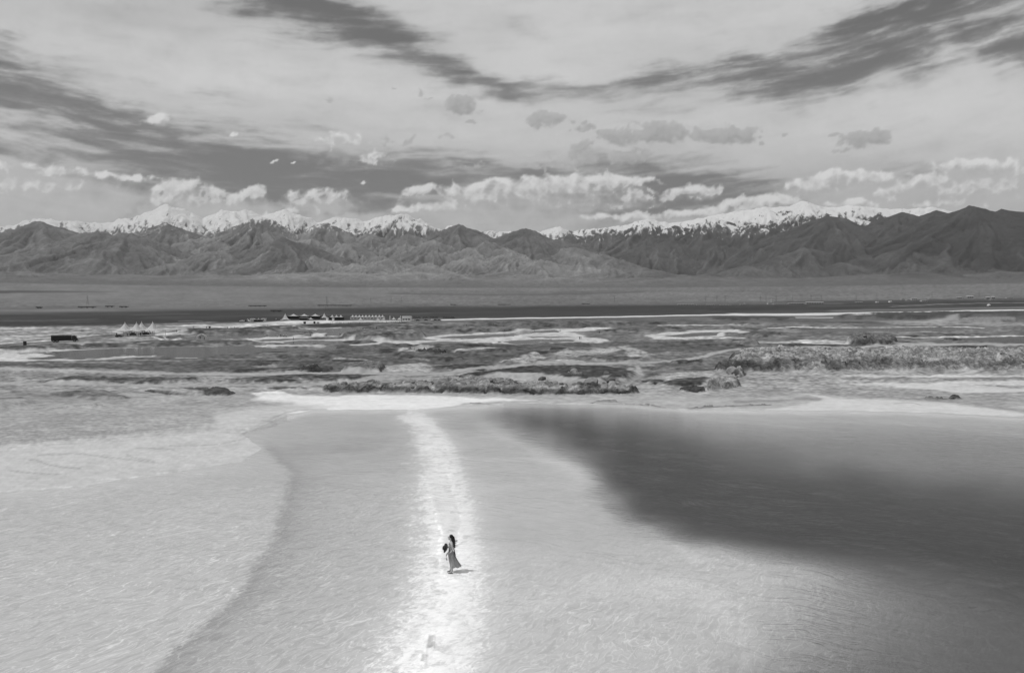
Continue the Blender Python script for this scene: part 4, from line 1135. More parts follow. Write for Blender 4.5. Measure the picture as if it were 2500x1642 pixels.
for q in range(46):
    uq = -500 + q * 72 + rnd.uniform(-30, 30)
    peaks.append((uq, rnd.uniform(660, 684), rnd.uniform(9.2, 9.9), rnd.uniform(.13, .22), rnd.uniform(.10, .145) * (1 if uq < 1600 else .85), 0, .7))

m_az = np.radians(np.concatenate([np.linspace(-62, -42, 70)[:-1], np.linspace(-42, 42, 860), np.linspace(42, 62, 70)[1:]]))
m_r = np.concatenate([np.linspace(7700, 12500, 130), np.linspace(12500, 17800, 150)[1:], np.linspace(17800, 20500, 14)[1:]])
MA, MR = np.meshgrid(m_az, m_r)
MX = MR * np.sin(MA); MY = MR * np.cos(MA)
mu = 1250 + F * np.tan(MA)
zb_m = base_z(MR)
wx = 260 * fbm(MX / 1300, MY / 1300, 4, 901); wy = 260 * fbm(MX / 1300 + 9, MY / 1300 - 4, 4, 911)
pu = np.array([q[0] for q in back_prof], float); pv = np.array([q[1] for q in back_prof], float)
arc = MA * 16500
Rc = 16500 + 350 * fbm(arc / 3000, arc * 0, 4, 1001)
qd = MR - Rc
Hc = CAMZ + (752 - np.interp(mu, pu, pv) - 4 * (ridged(arc / 330, arc * 0 + .3, 3, 1006) - .5)) / F * Rc * np.cos(MA)
rb = .5 * np.abs(pnoise((arc + wx) / 620, qd / 2400 + wy / 900, 1011)) + .3 * np.abs(pnoise((arc + wx) / 260, qd / 1100, 1012)) + .2 * np.abs(pnoise((arc + wx) / 110, qd / 500, 1013))
HT = Hc - zb_m - np.abs(qd) * (.42 + .22 * rb) - 260 * rb * smooth(0, 1500, np.abs(qd))
rib_w = rb.copy(); alb_m = np.full_like(HT, .10) * (1 - .4 * smooth(1300, 1600, mu)); snw = np.ones_like(HT)  # right part of the crest darkened in colour for cloud shadow
for k_, (u0, v0, rk, slo, al, sn_, rs) in enumerate(peaks):
    a0 = math.atan((u0 - 1250) / F); r0 = rk * 1000
    x0, y0 = r0 * math.sin(a0), r0 * math.cos(a0)
    top = CAMZ + (750 - v0) / F * y0
    ca, sa = math.cos(a0), math.sin(a0)
    ex = (MX - x0) + wx * .7; ey = (MY - y0) + wy * .7
    reach = (top - 150) / slo * 1.35
    sel = np.abs(MX - x0) + np.abs(MY - y0) < reach * 1.5
    if not sel.any():
        continue
    ex = ex[sel]; ey = ey[sel]
    d = np.sqrt(ex * ex + (ey * .92) ** 2) + 1e-3
    cx, cy = ex / d, ey / d
    g1 = np.abs(pnoise(cx * 1.6 + k_ * 3.1, cy * 1.6 + d / 5200, 1400 + k_))
    g2 = np.abs(pnoise(cx * 4.6 + k_ * 1.7 + d / 3500, cy * 4.6, 1500 + k_))
    g3 = np.abs(pnoise(cx * 12 + d / 1500, cy * 12 + k_, 1600 + k_))
    g = .42 * g1 + .33 * g2 + .25 * g3
    near = smooth(60, 700, d)
    h = top - zb_m[sel] - slo * d * (.86 + rs * (.75 * g) * near) - rs * 130 * g * near
    h = h + .05 * slo * d * d / reach          # flanks ease out into aprons
    cur = HT[sel]; win = h > cur
    HT[sel] = np.where(win, h, cur)
    rw_ = rib_w[sel]; rib_w[sel] = np.where(win, g, rw_)
    am_ = alb_m[sel]; alb_m[sel] = np.where(win, al, am_)
    sw_ = snw[sel]; snw[sel] = np.where(win, sn_, sw_)
HT = np.where(HT > 0, HT * smooth(8000, 9400, MR), HT)
HT = np.maximum(HT, -25)
rf = ridged((MX + wx) / 520, (MY + wy) / 700, 4, 955, .6)
HT = HT + 85 * (1 - .5 * smooth(1350, 1700, mu)) * (rf - .5) * smooth(40, 400, HT) * (1 - .6 * smooth(1500, 2100, HT))
hum = fbm(MX / 420, MY / 420, 5, 951)
fine = fbm(MX / 90, MY / 90, 3, 961)
HT = HT + (22 * hum + 7 * fine) * smooth(10, 160, HT)
MZ = zb_m + HT - 3
slate = fbm(MX / 1300, MY / 1300, 4, 971)
alb_m = alb_m * (1 - .18 * smooth(1350, 1700, mu)) * (1 + .22 * (HT < 900) * smooth(1900, 1500, mu)) * (1.28 + .38 * slate + .30 * fbm(MX / 330, MY / 330, 4, 981))  # tone lowered to the right as painted cloud shadow
scree = smooth(.16, .02, rib_w) * smooth(80, 300, HT)
alb_m = alb_m * (1 + .7 * (rf - .5))
alb_m = np.clip(alb_m * (1 + .55 * scree), .03, .3)
dark_fan = smooth(120, 10, HT)
alb_m = alb_m + (.13 * (1 + .2 * slate) - alb_m) * dark_fan
stk = pnoise((arc + wx) / 85, MR / 480, 1701) + .7 * pnoise((arc + wx) / 38, MR / 260, 1702)
sl = 1500 + 330 * stk - 170 * smooth(420, 250, mu) + 160 * fbm(MX / 1400, MY / 1400, 3, 991) + 560 * (rib_w - .14) + 30 * fine + 220 * (.5 - rf)
sl = sl + 40 * smooth(1350, 1500, mu)
snow = smooth(-330, 380, MZ - sl) * smooth(.05, .9, snw)
mm_, t = new_mat('mountain_rock')
geo = t.n('ShaderNodeNewGeometry'); pos = geo.outputs['Position']
a1, _ = t.noise(pos, .014, 9.0, .72)
a2, _ = t.noise(t.mapping(pos, scale=(.02, .006, .004)), 1.0, 6.0, .65, .5)
sn = t.attr('snow')
snm = t.rng(t.m('ADD', sn, t.m('ADD', t.m('MULTIPLY', t.m('SUBTRACT', a2, .5), 1.6), t.m('MULTIPLY', t.m('SUBTRACT', a1, .5), .7))), .28, .82)
snm = t.m('MULTIPLY', snm, t.rng(sn, .02, .2))
rc = t.m('MULTIPLY', t.attr('alb'), t.m('ADD', .1, t.m('ADD', t.m('MULTIPLY', a1, 1.2), t.m('MULTIPLY', a2, .6))))
cc = t.mix(snm, rc, .66)
finish(t, principled(t, t.grey(cc), .9, bump(t, a1, 60.0, .8), .1))
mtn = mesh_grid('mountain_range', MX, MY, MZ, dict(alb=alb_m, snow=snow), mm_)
tag(mtn, kind='structure')

# ------------------------------------------------------------------ small builders
def build(name, bm, mat, parent=None, smooth_=False):
    me = bpy.data.meshes.new(name)
    bmesh.ops.recalc_face_normals(bm, faces=bm.faces)
    bm.to_mesh(me); bm.free()
    if smooth_:
        me.polygons.foreach_set('use_smooth', [True] * len(me.polygons))
    if mat: me.materials.append(mat)
    o = bpy.data.objects.new(name, me)
    COL.objects.link(o)
    if parent: o.parent = parent
    return o


def thing(name, label, cat, loc=(0, 0, 0), rz=0.0, group=None):
    o = bpy.data.objects.new(name, None)
    o.empty_display_size = .3
    COL.objects.link(o)
    o.location = loc; o.rotation_euler = (0, 0, rz)
    return tag(o, label, cat, group)


def box(bm, x0, x1, y0, y1, z0, z1, bev=0.0):
    g = bmesh.ops.create_cube(bm, size=1.0)
    for v in g['verts']:
        v.co = Vector(((x0 + x1) / 2 + v.co.x * (x1 - x0), (y0 + y1) / 2 + v.co.y * (y1 - y0), (z0 + z1) / 2 + v.co.z * (z1 - z0)))
    if bev:
        es = list({e for v in g['verts'] for e in v.link_edges})
        bmesh.ops.bevel(bm, geom=es, offset=bev, segments=2, affect='EDGES')
    return bm


def bx(*a, **k):
    return box(bmesh.new(), *a, **k)


def tube(bm, pts, rads, n=8):
    """tapered tube through points"""
    rings = []
    P_ = [Vector(p) for p in pts]
    for i, p in enumerate(P_):
        d = (P_[min(i + 1, len(P_) - 1)] - P_[max(i - 1, 0)]).normalized()
        a = d.orthogonal().normalized() if i == 0 else (a - d * a.dot(d)).normalized()
        b = d.cross(a)
        rings.append([bm.verts.new(p + (a * math.cos(2 * math.pi * k / n) + b * math.sin(2 * math.pi * k / n)) * rads[i]) for k in range(n)])
    for r0, r1 in zip(rings, rings[1:]):
        for k in range(n):
            bm.faces.new((r0[k], r0[(k + 1) % n], r1[(k + 1) % n], r1[k]))
    bm.faces.new(rings[0][::-1]); bm.faces.new(rings[-1])
    return bm


def loft(bm, rings, cap=True):
    rr = [[bm.verts.new(p) for p in r] for r in rings]
    n = len(rr[0])
    for r0, r1 in zip(rr, rr[1:]):
        for k in range(n):
            bm.faces.new((r0[k], r0[(k + 1) % n], r1[(k + 1) % n], r1[k]))
    if cap:
        bm.faces.new(rr[0][::-1]); bm.faces.new(rr[-1])
    return bm


def ellipsoid(bm, c, r, seg=16, ring=10):
    g = bmesh.ops.create_uvsphere(bm, u_segments=seg, v_segments=ring, radius=1.0)
    for v in g['verts']:
        v.co = Vector((c[0] + v.co.x * r[0], c[1] + v.co.y * r[1], c[2] + v.co.z * r[2]))
    return g['verts']


def copy_tree(o, parent=None):
    c = o.copy(); COL.objects.link(c); c.parent = parent
    for ch in o.children:
        copy_tree(ch, c)
    return c


def membrane(bm, cx, cy, w, d, ze, zt, n=40, m=9, sag=.13, lift=.35):
    """tensile cone: steep at the mast, square and scalloped at the eaves"""
    rings = []
    for i in range(m + 1):
        tt = i / m
        ring = []
        for k in range(n):
            a = 2 * math.pi * k / n
            c, s_ = math.cos(a), math.sin(a)
            sq = 1 / max(abs(c), abs(s_))
            e = math.cos(2 * a) ** 2               # 1 mid edge, 0 at the corners
            rad = (1 - tt) * 1.0 + tt * sq * (1 - sag * e)
            t2 = .025 + .975 * tt
            ring.append(Vector((cx + c * rad * w / 2 * t2, cy + s_ * rad * d / 2 * t2, ze + (zt - ze) * (1 - tt) ** 2.1 + lift * e * tt * tt)))
        rings.append(ring)
    loft(bm, rings, cap=False)
    bmesh.ops.solidify(bm, geom=bm.faces[:], thickness=.04)
    return bm


M = dict(
    canvas=simple_mat('white_canvas', .86, .6, .04, 3), white=simple_mat('white_paint', .84, .6, .06, 2), pale=simple_mat('pale_plaster', .45, .8, .1, 1), dull=simple_mat('dull_plaster', .26, .8, .15, 1),
    steel=simple_mat('grey_steel', .25, .5, .1, 8), dark=simple_mat('dark_paint', .035, .5, .2, 4), black=simple_mat('black_rubber', .02, .8, .2, 4), tarp=simple_mat('dark_tarpaulin', .028, .7, .35, 1.5),
    glass=simple_mat('dark_glass', .03, .1, .1, 2, .5), shade=simple_mat('dark_board', .03, .8, .2, 3), wood=simple_mat('weathered_timber', .09, .85, .25, 6), concrete=simple_mat('concrete', .12, .9, .2, 1),
    skin=simple_mat('skin', .42, .55, .06, 20), dress=simple_mat('grey_gauze_dress', .58, .85, .32, 9), hair=simple_mat('black_hair', .006, .45, .3, 60), hat=simple_mat('dark_straw_hat', .022, .8, .4, 120),
    sandal=simple_mat('dark_sandal', .05, .6, .2, 30), shawl=simple_mat('charcoal_shawl', .14, .85, .15, 25), lip=simple_mat('lips', .12, .5, .05, 30), clod=None)

# stretched canvas lets part of the light through
_cv, t = new_mat('white_canvas_membrane')
_d = t.n('ShaderNodeBsdfDiffuse'); _d.inputs[0].default_value = (.86, .86, .86, 1)
_t = t.n('ShaderNodeBsdfTranslucent'); _t.inputs[0].default_value = (.86, .86, .86, 1)
_m = t.n('ShaderNodeMixShader'); _m.inputs[0].default_value = .38
t.put(_m.inputs[1], _d.outputs[0]); t.put(_m.inputs[2], _t.outputs[0])
finish(t, _m.outputs[0])
M['canvas'] = _cv

# rock for the clods shares the look of the banks
cm_, t = new_mat('salt_clod_rock')
tcn = t.n('ShaderNodeTexCoord'); oi = t.n('ShaderNodeObjectInfo')
geo = t.n('ShaderNodeNewGeometry')
c1n, _ = t.noise(geo.outputs['Position'], 2.2, 7.0, .68)
cl = t.m('MULTIPLY', t.m('ADD', .10, t.m('MULTIPLY', oi.outputs['Random'], .16)), t.m('ADD', .35, t.m('MULTIPLY', c1n, 1.3)))
finish(t, principled(t, t.grey(cl), .9, bump(t, c1n, .25, .8), .2))
M['clod'] = cm_

# ------------------------------------------------------------------ the woman on the causeway
foot = at_plane(1101, 1396.5, 0.0)
foot.z = ground_z(foot.x, foot.y)
foot.z = max(foot.z, -0.02)
WS = 1.0
woman = thing('person', 'woman with long black windblown hair in a flowing grey dress on the white salt causeway', 'person', foot, 0.10)


def skin_body(joints, edges, root, sub=2):
    me = bpy.data.meshes.new('body'); names = list(joints)
    me.from_pydata([joints[k][:3] for k in names], [(names.index(a), names.index(b)) for a, b in edges], [])
    o = bpy.data.objects.new('tmp', me); COL.objects.link(o)
    md = o.modifiers.new('s', 'SKIN')
    for i, k in enumerate(names):
        r = joints[k][3]
        rr = r if isinstance(r, tuple) else (r, r)
        me.skin_vertices[0].data[i].radius = rr
        me.skin_vertices[0].data[i].use_root = (k == root)
    md.use_smooth_shade = True
    ss = o.modifiers.new('ss', 'SUBSURF'); ss.levels = sub; ss.render_levels = sub
    dg = bpy.context.evaluated_depsgraph_get(); dg.update()
    ev = o.evaluated_get(dg)
    out = bpy.data.meshes.new_from_object(ev)
    bpy.data.objects.remove(o)
    return out


def remeshed(me, vox):
    o = bpy.data.objects.new('tmp', me); COL.objects.link(o)
    r = o.modifiers.new('r', 'REMESH'); r.mode = 'VOXEL'; r.voxel_size = vox; r.use_smooth_shade = True
    dg = bpy.context.evaluated_depsgraph_get(); dg.update()
    out = bpy.data.meshes.new_from_object(o.evaluated_get(dg))
    bpy.data.objects.remove(o)
    return out


J = dict(pel=(.00, 0, .90, (.11, .14)), sp1=(.005, 0, 1.05, (.085, .11)), sp2=(.015, 0, 1.20, (.095, .13)), ch=(.02, 0, 1.30, (.085, .13)), nk=(.012, 0, 1.385, .05), nk2=(-.005, 0, 1.45, .045),
         shl=(.03, -.16, 1.325, .052), ell=(.085, -.21, 1.09, .038), wrl=(-.035, -.17, .945, .027), pml=(-.085, -.155, .925, .030),
         shr=(.03, .16, 1.325, .052), elr=(-.02, .22, 1.10, .038), wrr=(-.20, .13, 1.06, .027), pmr=(-.25, .10, 1.06, .030),
         hpl=(.0, -.09, .86, .085), knl=(.03, -.085, .48, .055), anl=(.055, -.085, .085, .036), hel=(.06, -.085, .035, .032), bal=(-.06, -.085, .028, .030), tol=(-.12, -.085, .022, .018),
         hpr=(.0, .09, .86, .085), knr=(-.01, .085, .47, .055), anr=(.015, .10, .085, .036), her=(.02, .10, .035, .032), bar=(-.10, .11, .028, .030), tor=(-.16, .115, .022, .018))
E_ = [('pel', 'sp1'), ('sp1', 'sp2'), ('sp2', 'ch'), ('ch', 'nk'), ('nk', 'nk2'), ('ch', 'shl'), ('shl', 'ell'), ('ell', 'wrl'), ('wrl', 'pml'), ('ch', 'shr'), ('shr', 'elr'), ('elr', 'wrr'), ('wrr', 'pmr'),
      ('pel', 'hpl'), ('hpl', 'knl'), ('knl', 'anl'), ('anl', 'hel'), ('anl', 'bal'), ('bal', 'tol'), ('pel', 'hpr'), ('hpr', 'knr'), ('knr', 'anr'), ('anr', 'her'), ('anr', 'bar'), ('bar', 'tor')]
# fingers: four curled and a thumb on each hand
for hand, px_, fwd, side_, curl in (('l', (-.085, -.155, .925), Vector((-.9, .35, -.25)).normalized(), Vector((.1, .3, .95)).normalized(), Vector((.3, .8, -.5)).normalized()),
                                    ('r', (-.25, .10, 1.06), Vector((-.5, -.85, .05)).normalized(), Vector((-.1, .05, 1.0)).normalized(), Vector((.8, -.5, -.1)).normalized())):
    p0 = Vector(px_)
    for k, L in enumerate((.066, .075, .071, .056)):
        b0 = p0 + fwd * .03 + side_ * (.028 - .019 * k)
        b1 = b0 + fwd * L * .55
        b2 = b1 + (fwd * .6 + curl * .8).normalized() * L * .55
        J['f%s%da' % (hand, k)] = (*b0, .0095); J['f%s%db' % (hand, k)] = (*b1, .0088); J['f%s%dc' % (hand, k)] = (*b2, .0075)
        E_ += [('pm' + hand, 'f%s%da' % (hand, k)), ('f%s%da' % (hand, k), 'f%s%db' % (hand, k)), ('f%s%db' % (hand, k), 'f%s%dc' % (hand, k))]
    t0 = p0 + side_ * .03 + curl * .012
    t1 = t0 + (side_ * .7 + fwd * .6).normalized() * .035
    t2 = t1 + fwd * .028
    J['t%sa' % hand] = (*t0, .011); J['t%sb' % hand] = (*t1, .0095); J['t%sc' % hand] = (*t2, .008)
    E_ += [('wr' + hand, 't%sa' % hand), ('t%sa' % hand, 't%sb' % hand), ('t%sb' % hand, 't%sc' % hand)]
bme = skin_body(J, E_, 'pel')
bm = bmesh.new(); bm.from_mesh(bme)
# head: skull, jaw, nose, ears; turned to the left and a little up
hb = bmesh.new()
ellipsoid(hb, (.0, 0, .03), (.094, .075, .105), 20, 14)
ellipsoid(hb, (-.028, 0, -.045), (.066, .056, .062), 16, 10)
tube(hb, [(-.085, 0, .03), (-.112, 0, -.012), (-.088, 0, -.022)], [.010, .016, .010], 8)
for sy in (-1, 1):
    ellipsoid(hb, (.005, sy * .078, -.002), (.018, .009, .03), 10, 8)
ellipsoid(hb, (-.083, 0, -.05), (.016, .024, .010), 10, 6)
bmesh.ops.transform(hb, matrix=Matrix.Translation((-.015, 0, 1.545)) @ Matrix.Rotation(math.radians(14), 4, 'Y'), verts=hb.verts)
hm = bpy.data.meshes.new('h'); hb.to_mesh(hm); hb.free()
bm.from_mesh(hm)
jm = bpy.data.meshes.new('body'); bm.to_mesh(jm); bm.free()
body_me = remeshed(jm, .0065)
body_me.polygons.foreach_set('use_smooth', [True] * len(body_me.polygons))
body_me.materials.clear(); body_me.materials.append(M['skin'])
body = bpy.data.objects.new('body', body_me); COL.objects.link(body); body.parent = woman
# eyes and lips
HMX = Matrix.Translation((-.015, 0, 1.545)) @ Matrix.Rotation(math.radians(14), 4, 'Y')
for sy in (-1, 1):
    eb = bmesh.new(); ellipsoid(eb, (-.083, sy * .032, .022), (.010, .013, .008), 10, 6)
    bmesh.ops.transform(eb, matrix=HMX, verts=eb.verts)
    build('eye', eb, M['dark'], woman, True)
lb = bmesh.new(); ellipsoid(lb, (-.0945, 0, -.052), (.008, .020, .006), 10, 6)
bmesh.ops.transform(lb, matrix=HMX, verts=lb.verts)
build('lips', lb, M['lip'], woman, True)


def dress_ring(z, cx, cy, rx, ry, ph, amp, n=56):
    out = []
    for k in range(n):
        a = 2 * math.pi * k / n
        f = 1 + amp * (math.sin(9 * a + ph) * .6 + math.sin(5 * a - 1.7 * ph) * .5)
        out.append(Vector((cx + rx * f * math.cos(a), cy + ry * f * math.sin(a), z + amp * .12 * math.sin(7 * a + ph))))
    return out


prof = [(1.315, .018, .088, .135, 0), (1.25, .012, .108, .150, .01), (1.16, .006, .104, .138, .015), (1.06, .002, .094, .120, .02), (.98, 0, .098, .128, .03), (.90, .005, .128, .158, .035), (.80, .025, .145, .172, .05),
        (.68, .055, .158, .180, .07), (.56, .095, .178, .185, .09), (.44, .145, .205, .185, .11), (.34, .190, .228, .180, .13), (.26, .225, .240, .172, .15)]
db = bmesh.new()
loft(db, [dress_ring(z, cx, 0, rx, ry, 3.0 * z, am) for z, cx, rx, ry, am in prof], cap=False)
bmesh.ops.solidify(db, geom=db.faces[:], thickness=.006)
dress = build('dress', db, M['dress'], woman, True)
# a front panel of the skirt blown forward
fb = bmesh.new()
rows_ = []
for i in range(9):
    tt = i / 8
    rows_.append([Vector((-.07 - .20 * math.sin(tt * 1.9) + .10 * tt * tt, -.14 + .20 * j / 5 + .02 * math.sin(6 * tt + j), .93 - .36 * tt + .03 * math.sin(j * 1.3 + 3 * tt))) for j in range(6)])
vv_ = [[fb.verts.new(p) for p in r] for r in rows_]
for i in range(8):
    for j in range(5):
        fb.faces.new((vv_[i][j], vv_[i][j + 1], vv_[i + 1][j + 1], vv_[i + 1][j]))
bmesh.ops.solidify(fb, geom=fb.faces[:], thickness=.006)
build('skirt_panel', fb, M['dress'], woman, True)
# charcoal shawl down the back
sb_ = bmesh.new()
rows_ = []
for i in range(10):
    tt = i / 9
    rows_.append([Vector((.115 + .09 * tt + .02 * math.sin(5 * tt + j), -.13 + .24 * j / 5, 1.17 - .50 * tt + .015 * math.sin(j * 2))) for j in range(6)])
vv_ = [[sb_.verts.new(p) for p in r] for r in rows_]
for i in range(9):
    for j in range(5):
        sb_.faces.new((vv_[i][j], vv_[i][j + 1], vv_[i + 1][j + 1], vv_[i + 1][j]))
bmesh.ops.solidify(sb_, geom=sb_.faces[:], thickness=.012)
build('shawl', sb_, M['shawl'], woman, True)
# hair: cap, heavy fall down the back, strands blown to the right
hb = bmesh.new()
g = ellipsoid(hb, (.018, 0, .045), (.100, .088, .108), 20, 14)
bmesh.ops.transform(hb, matrix=HMX, verts=hb.verts)
tube(hb, [(.02, 0, 1.62), (.075, -.005, 1.55), (.105, -.01, 1.45), (.12, -.012, 1.34), (.135, -.01, 1.24), (.15, 0, 1.14), (.165, 0, 1.08)], [.06, .088, .082, .070, .052, .032, .008], 12)
rnd2 = random.Random(3)
for k in range(16):
    z0 = 1.46 - .022 * k; y0 = rnd2.uniform(-.05, .05); L = rnd2.uniform(.10, .22)
    tube(hb, [(.12, y0, z0), (.12 + L * .5, y0 + rnd2.uniform(-.03, .03), z0 - .02 + rnd2.uniform(-.03, .03)), (.12 + L, y0 + rnd2.uniform(-.05, .05), z0 + rnd2.uniform(-.04, .05))], [.012, .009, .002], 6)
hair = build('hair', hb, M['hair'], woman, True)
for sx_, sy_ in ((.055, -.085), (.015, .10)):
    s_b = bx(sx_ - .185, sx_ + .035, sy_ - .04, sy_ + .04, -.004, .010, bev=.004)
    tube(s_b, [(sx_ - .10, sy_ - .042, .012), (sx_ - .09, sy_, .062), (sx_ - .08, sy_ + .042, .012)], [.007, .008, .007], 6)
    build('sandal', s_b, M['sandal'], woman)
# straw hat held against the chest
hat = thing('sun_hat', 'dark round straw hat held at the chest by the woman in grey', 'hat', foot, 0.10)
bh = bmesh.new()
rings = []
for rr_, zz in ((.20, 0), (.205, .008), (.15, .02), (.105, .03), (.10, .07), (.085, .11), (.04, .125), (.004, .127)):
    rings.append([Vector((rr_ * math.cos(2 * math.pi * k / 28), rr_ * math.sin(2 * math.pi * k / 28), zz + (.02 * math.sin(2 * 2 * math.pi * k / 28) if rr_ > .14 else 0))) for k in range(28)])
loft(bh, rings, cap=True)
bmesh.ops.transform(bh, matrix=Matrix.Translation((-.235, -.02, 1.10)) @ Matrix.Rotation(math.radians(-70), 4, 'Y') @ Matrix.Rotation(math.radians(18), 4, 'X'), verts=bh.verts)
build('brim_and_crown', bh, M['hat'], hat, True)
bb = bmesh.new()
rings = [[Vector((rr_ * math.cos(2 * math.pi * k / 28), rr_ * math.sin(2 * math.pi * k / 28), zz)) for k in range(28)] for rr_, zz in ((.108, .031), (.106, .055))]
loft(bb, rings, cap=False)
bmesh.ops.transform(bb, matrix=Matrix.Translation((-.235, -.02, 1.10)) @ Matrix.Rotation(math.radians(-70), 4, 'Y') @ Matrix.Rotation(math.radians(18), 4, 'X'), verts=bb.verts)
build('ribbon', bb, M['black'], hat, True)

# ------------------------------------------------------------------ far visitors
pm2, t = new_mat('visitor_clothes')
tcn = t.n('ShaderNodeTexCoord'); oi = t.n('ShaderNodeObjectInfo')
sz = t.n('ShaderNodeSeparateXYZ'); t.put(sz.inputs[0], tcn.outputs['Object'])
rn = oi.outputs['Random']
topc = t.m('MULTIPLY', t.m('POWER', rn, 3.0), .5)
topc = t.m('ADD', .025, topc)
legc = t.m('ADD', .02, t.m('MULTIPLY', t.m('FRACT', t.m('MULTIPLY', rn, 7.3)), .08))
c_ = t.mix(t.m('GREATER_THAN', sz.outputs[2], .92), legc, topc)
c_ = t.mix(t.m('GREATER_THAN', sz.outputs[2], 1.44), c_, .28)
c_ = t.mix(t.m('GREATER_THAN', sz.outputs[2], 1.60), c_, .02)
finish(t, principled(t, t.grey(c_), .8))


def visitor_mesh(kind):
    st = dict(stand=0.0, walk=.22, wide=.10)[kind]
    j = dict(pel=(0, 0, .93, (.14, .11)), ch=(0, 0, 1.30, (.17, .11)), nk=(0, 0, 1.46, .055), hd=(0, -.01, 1.60, .10), hd2=(0, -.01, 1.68, .085),
             sl=(-.19, 0, 1.38, .06), el=(-.25, st * .5, 1.12, .05), wl=(-.22, -st * .4 - .06, .88, .045), sr=(.19, 0, 1.38, .06), er=(.25, -st * .5, 1.12, .05), wr=(.22, st * .4 - .06, .88, .045),
             hl=(-.09, 0, .86, .095), kl=(-.10, -st, .48, .07), al=(-.11, -st * .3, .09, .05), tl=(-.12, -st * .3 - .16, .04, .04), hr=(.09, 0, .86, .095), kr=(.10, st * .2, .48, .07), ar=(.11, st * 1.3, .09, .05), tr=(.12, st * 1.3 - .16, .04, .04))
    e = [('pel', 'ch'), ('ch', 'nk'), ('nk', 'hd'), ('hd', 'hd2'), ('ch', 'sl'), ('sl', 'el'), ('el', 'wl'), ('ch', 'sr'), ('sr', 'er'), ('er', 'wr'), ('pel', 'hl'), ('hl', 'kl'), ('kl', 'al'), ('al', 'tl'), ('pel', 'hr'), ('hr', 'kr'), ('kr', 'ar'), ('ar', 'tr')]
    me = skin_body(j, e, 'pel', 1)
    me.materials.clear(); me.materials.append(pm2); me.name = 'visitor'
    return me


VM = [visitor_mesh(k) for k in ('stand', 'walk', 'wide')]
ORD = ['first', 'second', 'third', 'fourth', 'fifth', 'sixth', 'seventh', 'eighth', 'ninth', 'tenth', 'eleventh', 'twelfth', 'thirteenth', 'fourteenth', 'fifteenth', 'sixteenth', 'seventeenth', 'eighteenth', 'nineteenth', 'twentieth', 'twenty-first', 'twenty-second', 'twenty-third', 'twenty-fourth']
rp = random.Random(21)


def visitors(pts, where, group, hgt=1.0):
    pts = sorted(pts)
    for i, (u, v) in enumerate(pts):
        o = bpy.data.objects.new('person', VM[rp.randrange(3)])
        COL.objects.link(o)
        p = at_base(u, v)
        o.location = p
        s_ = rp.uniform(.94, 1.06) * hgt
        o.scale = (s_, s_, s_)
        o.rotation_euler = (0, 0, rp.uniform(0, 6.28))
        lab = ('tiny far visitor, ' + ORD[i] + ' from the left ' + where) if len(pts) > 1 else ('tiny far visitor ' + where)
        tag(o, lab, 'person', group)


visitors(c1([(1222, 371), (1337, 360), (1428, 354), (1557, 348), (1572, 348), (1597, 346), (1622, 346), (1852, 333)]), 'strung along the white road beyond the canopy', 'visitors along the white road')
visitors(cK([(432, 414), (457, 412), (578, 410), (617, 412), (634, 411), (655, 410), (672, 410), (688, 409)]), 'lined up on the near pond shore', 'visitors on the pond shore')
visitors(cK([(966, 362), (978, 372), (994, 372), (1008, 374), (980, 415)]), 'clustered on the salt spit by the parasol', 'visitors on the salt spit')
visitors(cK([(775, 454)]), 'standing alone at the tip of the dark puddle', 'single visitors among the ponds')
visitors(cK([(1172, 410), (1340, 396)]), 'right of the salt spit by the water', 'visitors right of the spit')
visitors(cK([(1618, 330), (1650, 334), (1740, 354), (1780, 354)]), 'on the rough mound right of the ponds', 'visitors on the mound')
visitors(cK([(1228, 246), (1250, 248), (1290, 247), (1338, 246), (1352, 248), (1385, 248), (1440, 247), (1465, 248), (1530, 245), (1580, 247), (1612, 246), (1660, 246), (1700, 244), (1740, 244), (1800, 243), (1850, 243), (1900, 240), (1960, 243), (2010, 242), (2060, 242)]), 'in the crowd before the long scalloped pavilion', 'crowd before the pavilion')
visitors(cM([(628, 268), (660, 268), (975, 265), (1092, 278), (1104, 338)]), 'on the dark bank in the middle distance', 'visitors on the dark bank')
visitors(cM([(1974, 423), (1991, 423)]), 'of the pair standing on the white salt', 'pair on the white salt')
visitors(cM([(2205, 352)]), 'on the low ridge behind the pair', 'single visitors among the ponds')
visitors(c1([(1385, 416), (1414, 415)]), 'beside the small white arch', 'visitors beside the arch')
visitors(cv(0, 760, 5.667)([(1762, 340), (1835, 330), (1915, 330), (1945, 335), (2060, 320), (2085, 318), (2112, 320)]), 'in the shade of the four peaked canopy', 'visitors under the canopy')

# parasol and small arch
p = at_base(*cK([(1040, 362)])[0])
pa = thing('parasol', 'small white parasol over the group on the salt spit', 'parasol', p)
build('pole', tube(bmesh.new(), [(0, 0, 0), (0, 0, 2.3)], [.03, .03], 6), M['steel'], pa)
build('canopy', membrane(bmesh.new(), 0, 0, 2.8, 2.8, 1.9, 2.5, 24, 5, .05, .05), M['canvas'], pa, True)
p = at_base(*c1([(1395, 412)])[0])
ar = thing('arched_frame', 'small white arched frame beside the left pond', 'arch', p)
for dy_ in (-.6, .6):
    build('hoop', tube(bmesh.new(), [(2.4 * math.cos(math.pi * k / 12), dy_, 2.3 * math.sin(math.pi * k / 12)) for k in range(13)], [.09] * 13, 6), M['canvas'], ar, True)

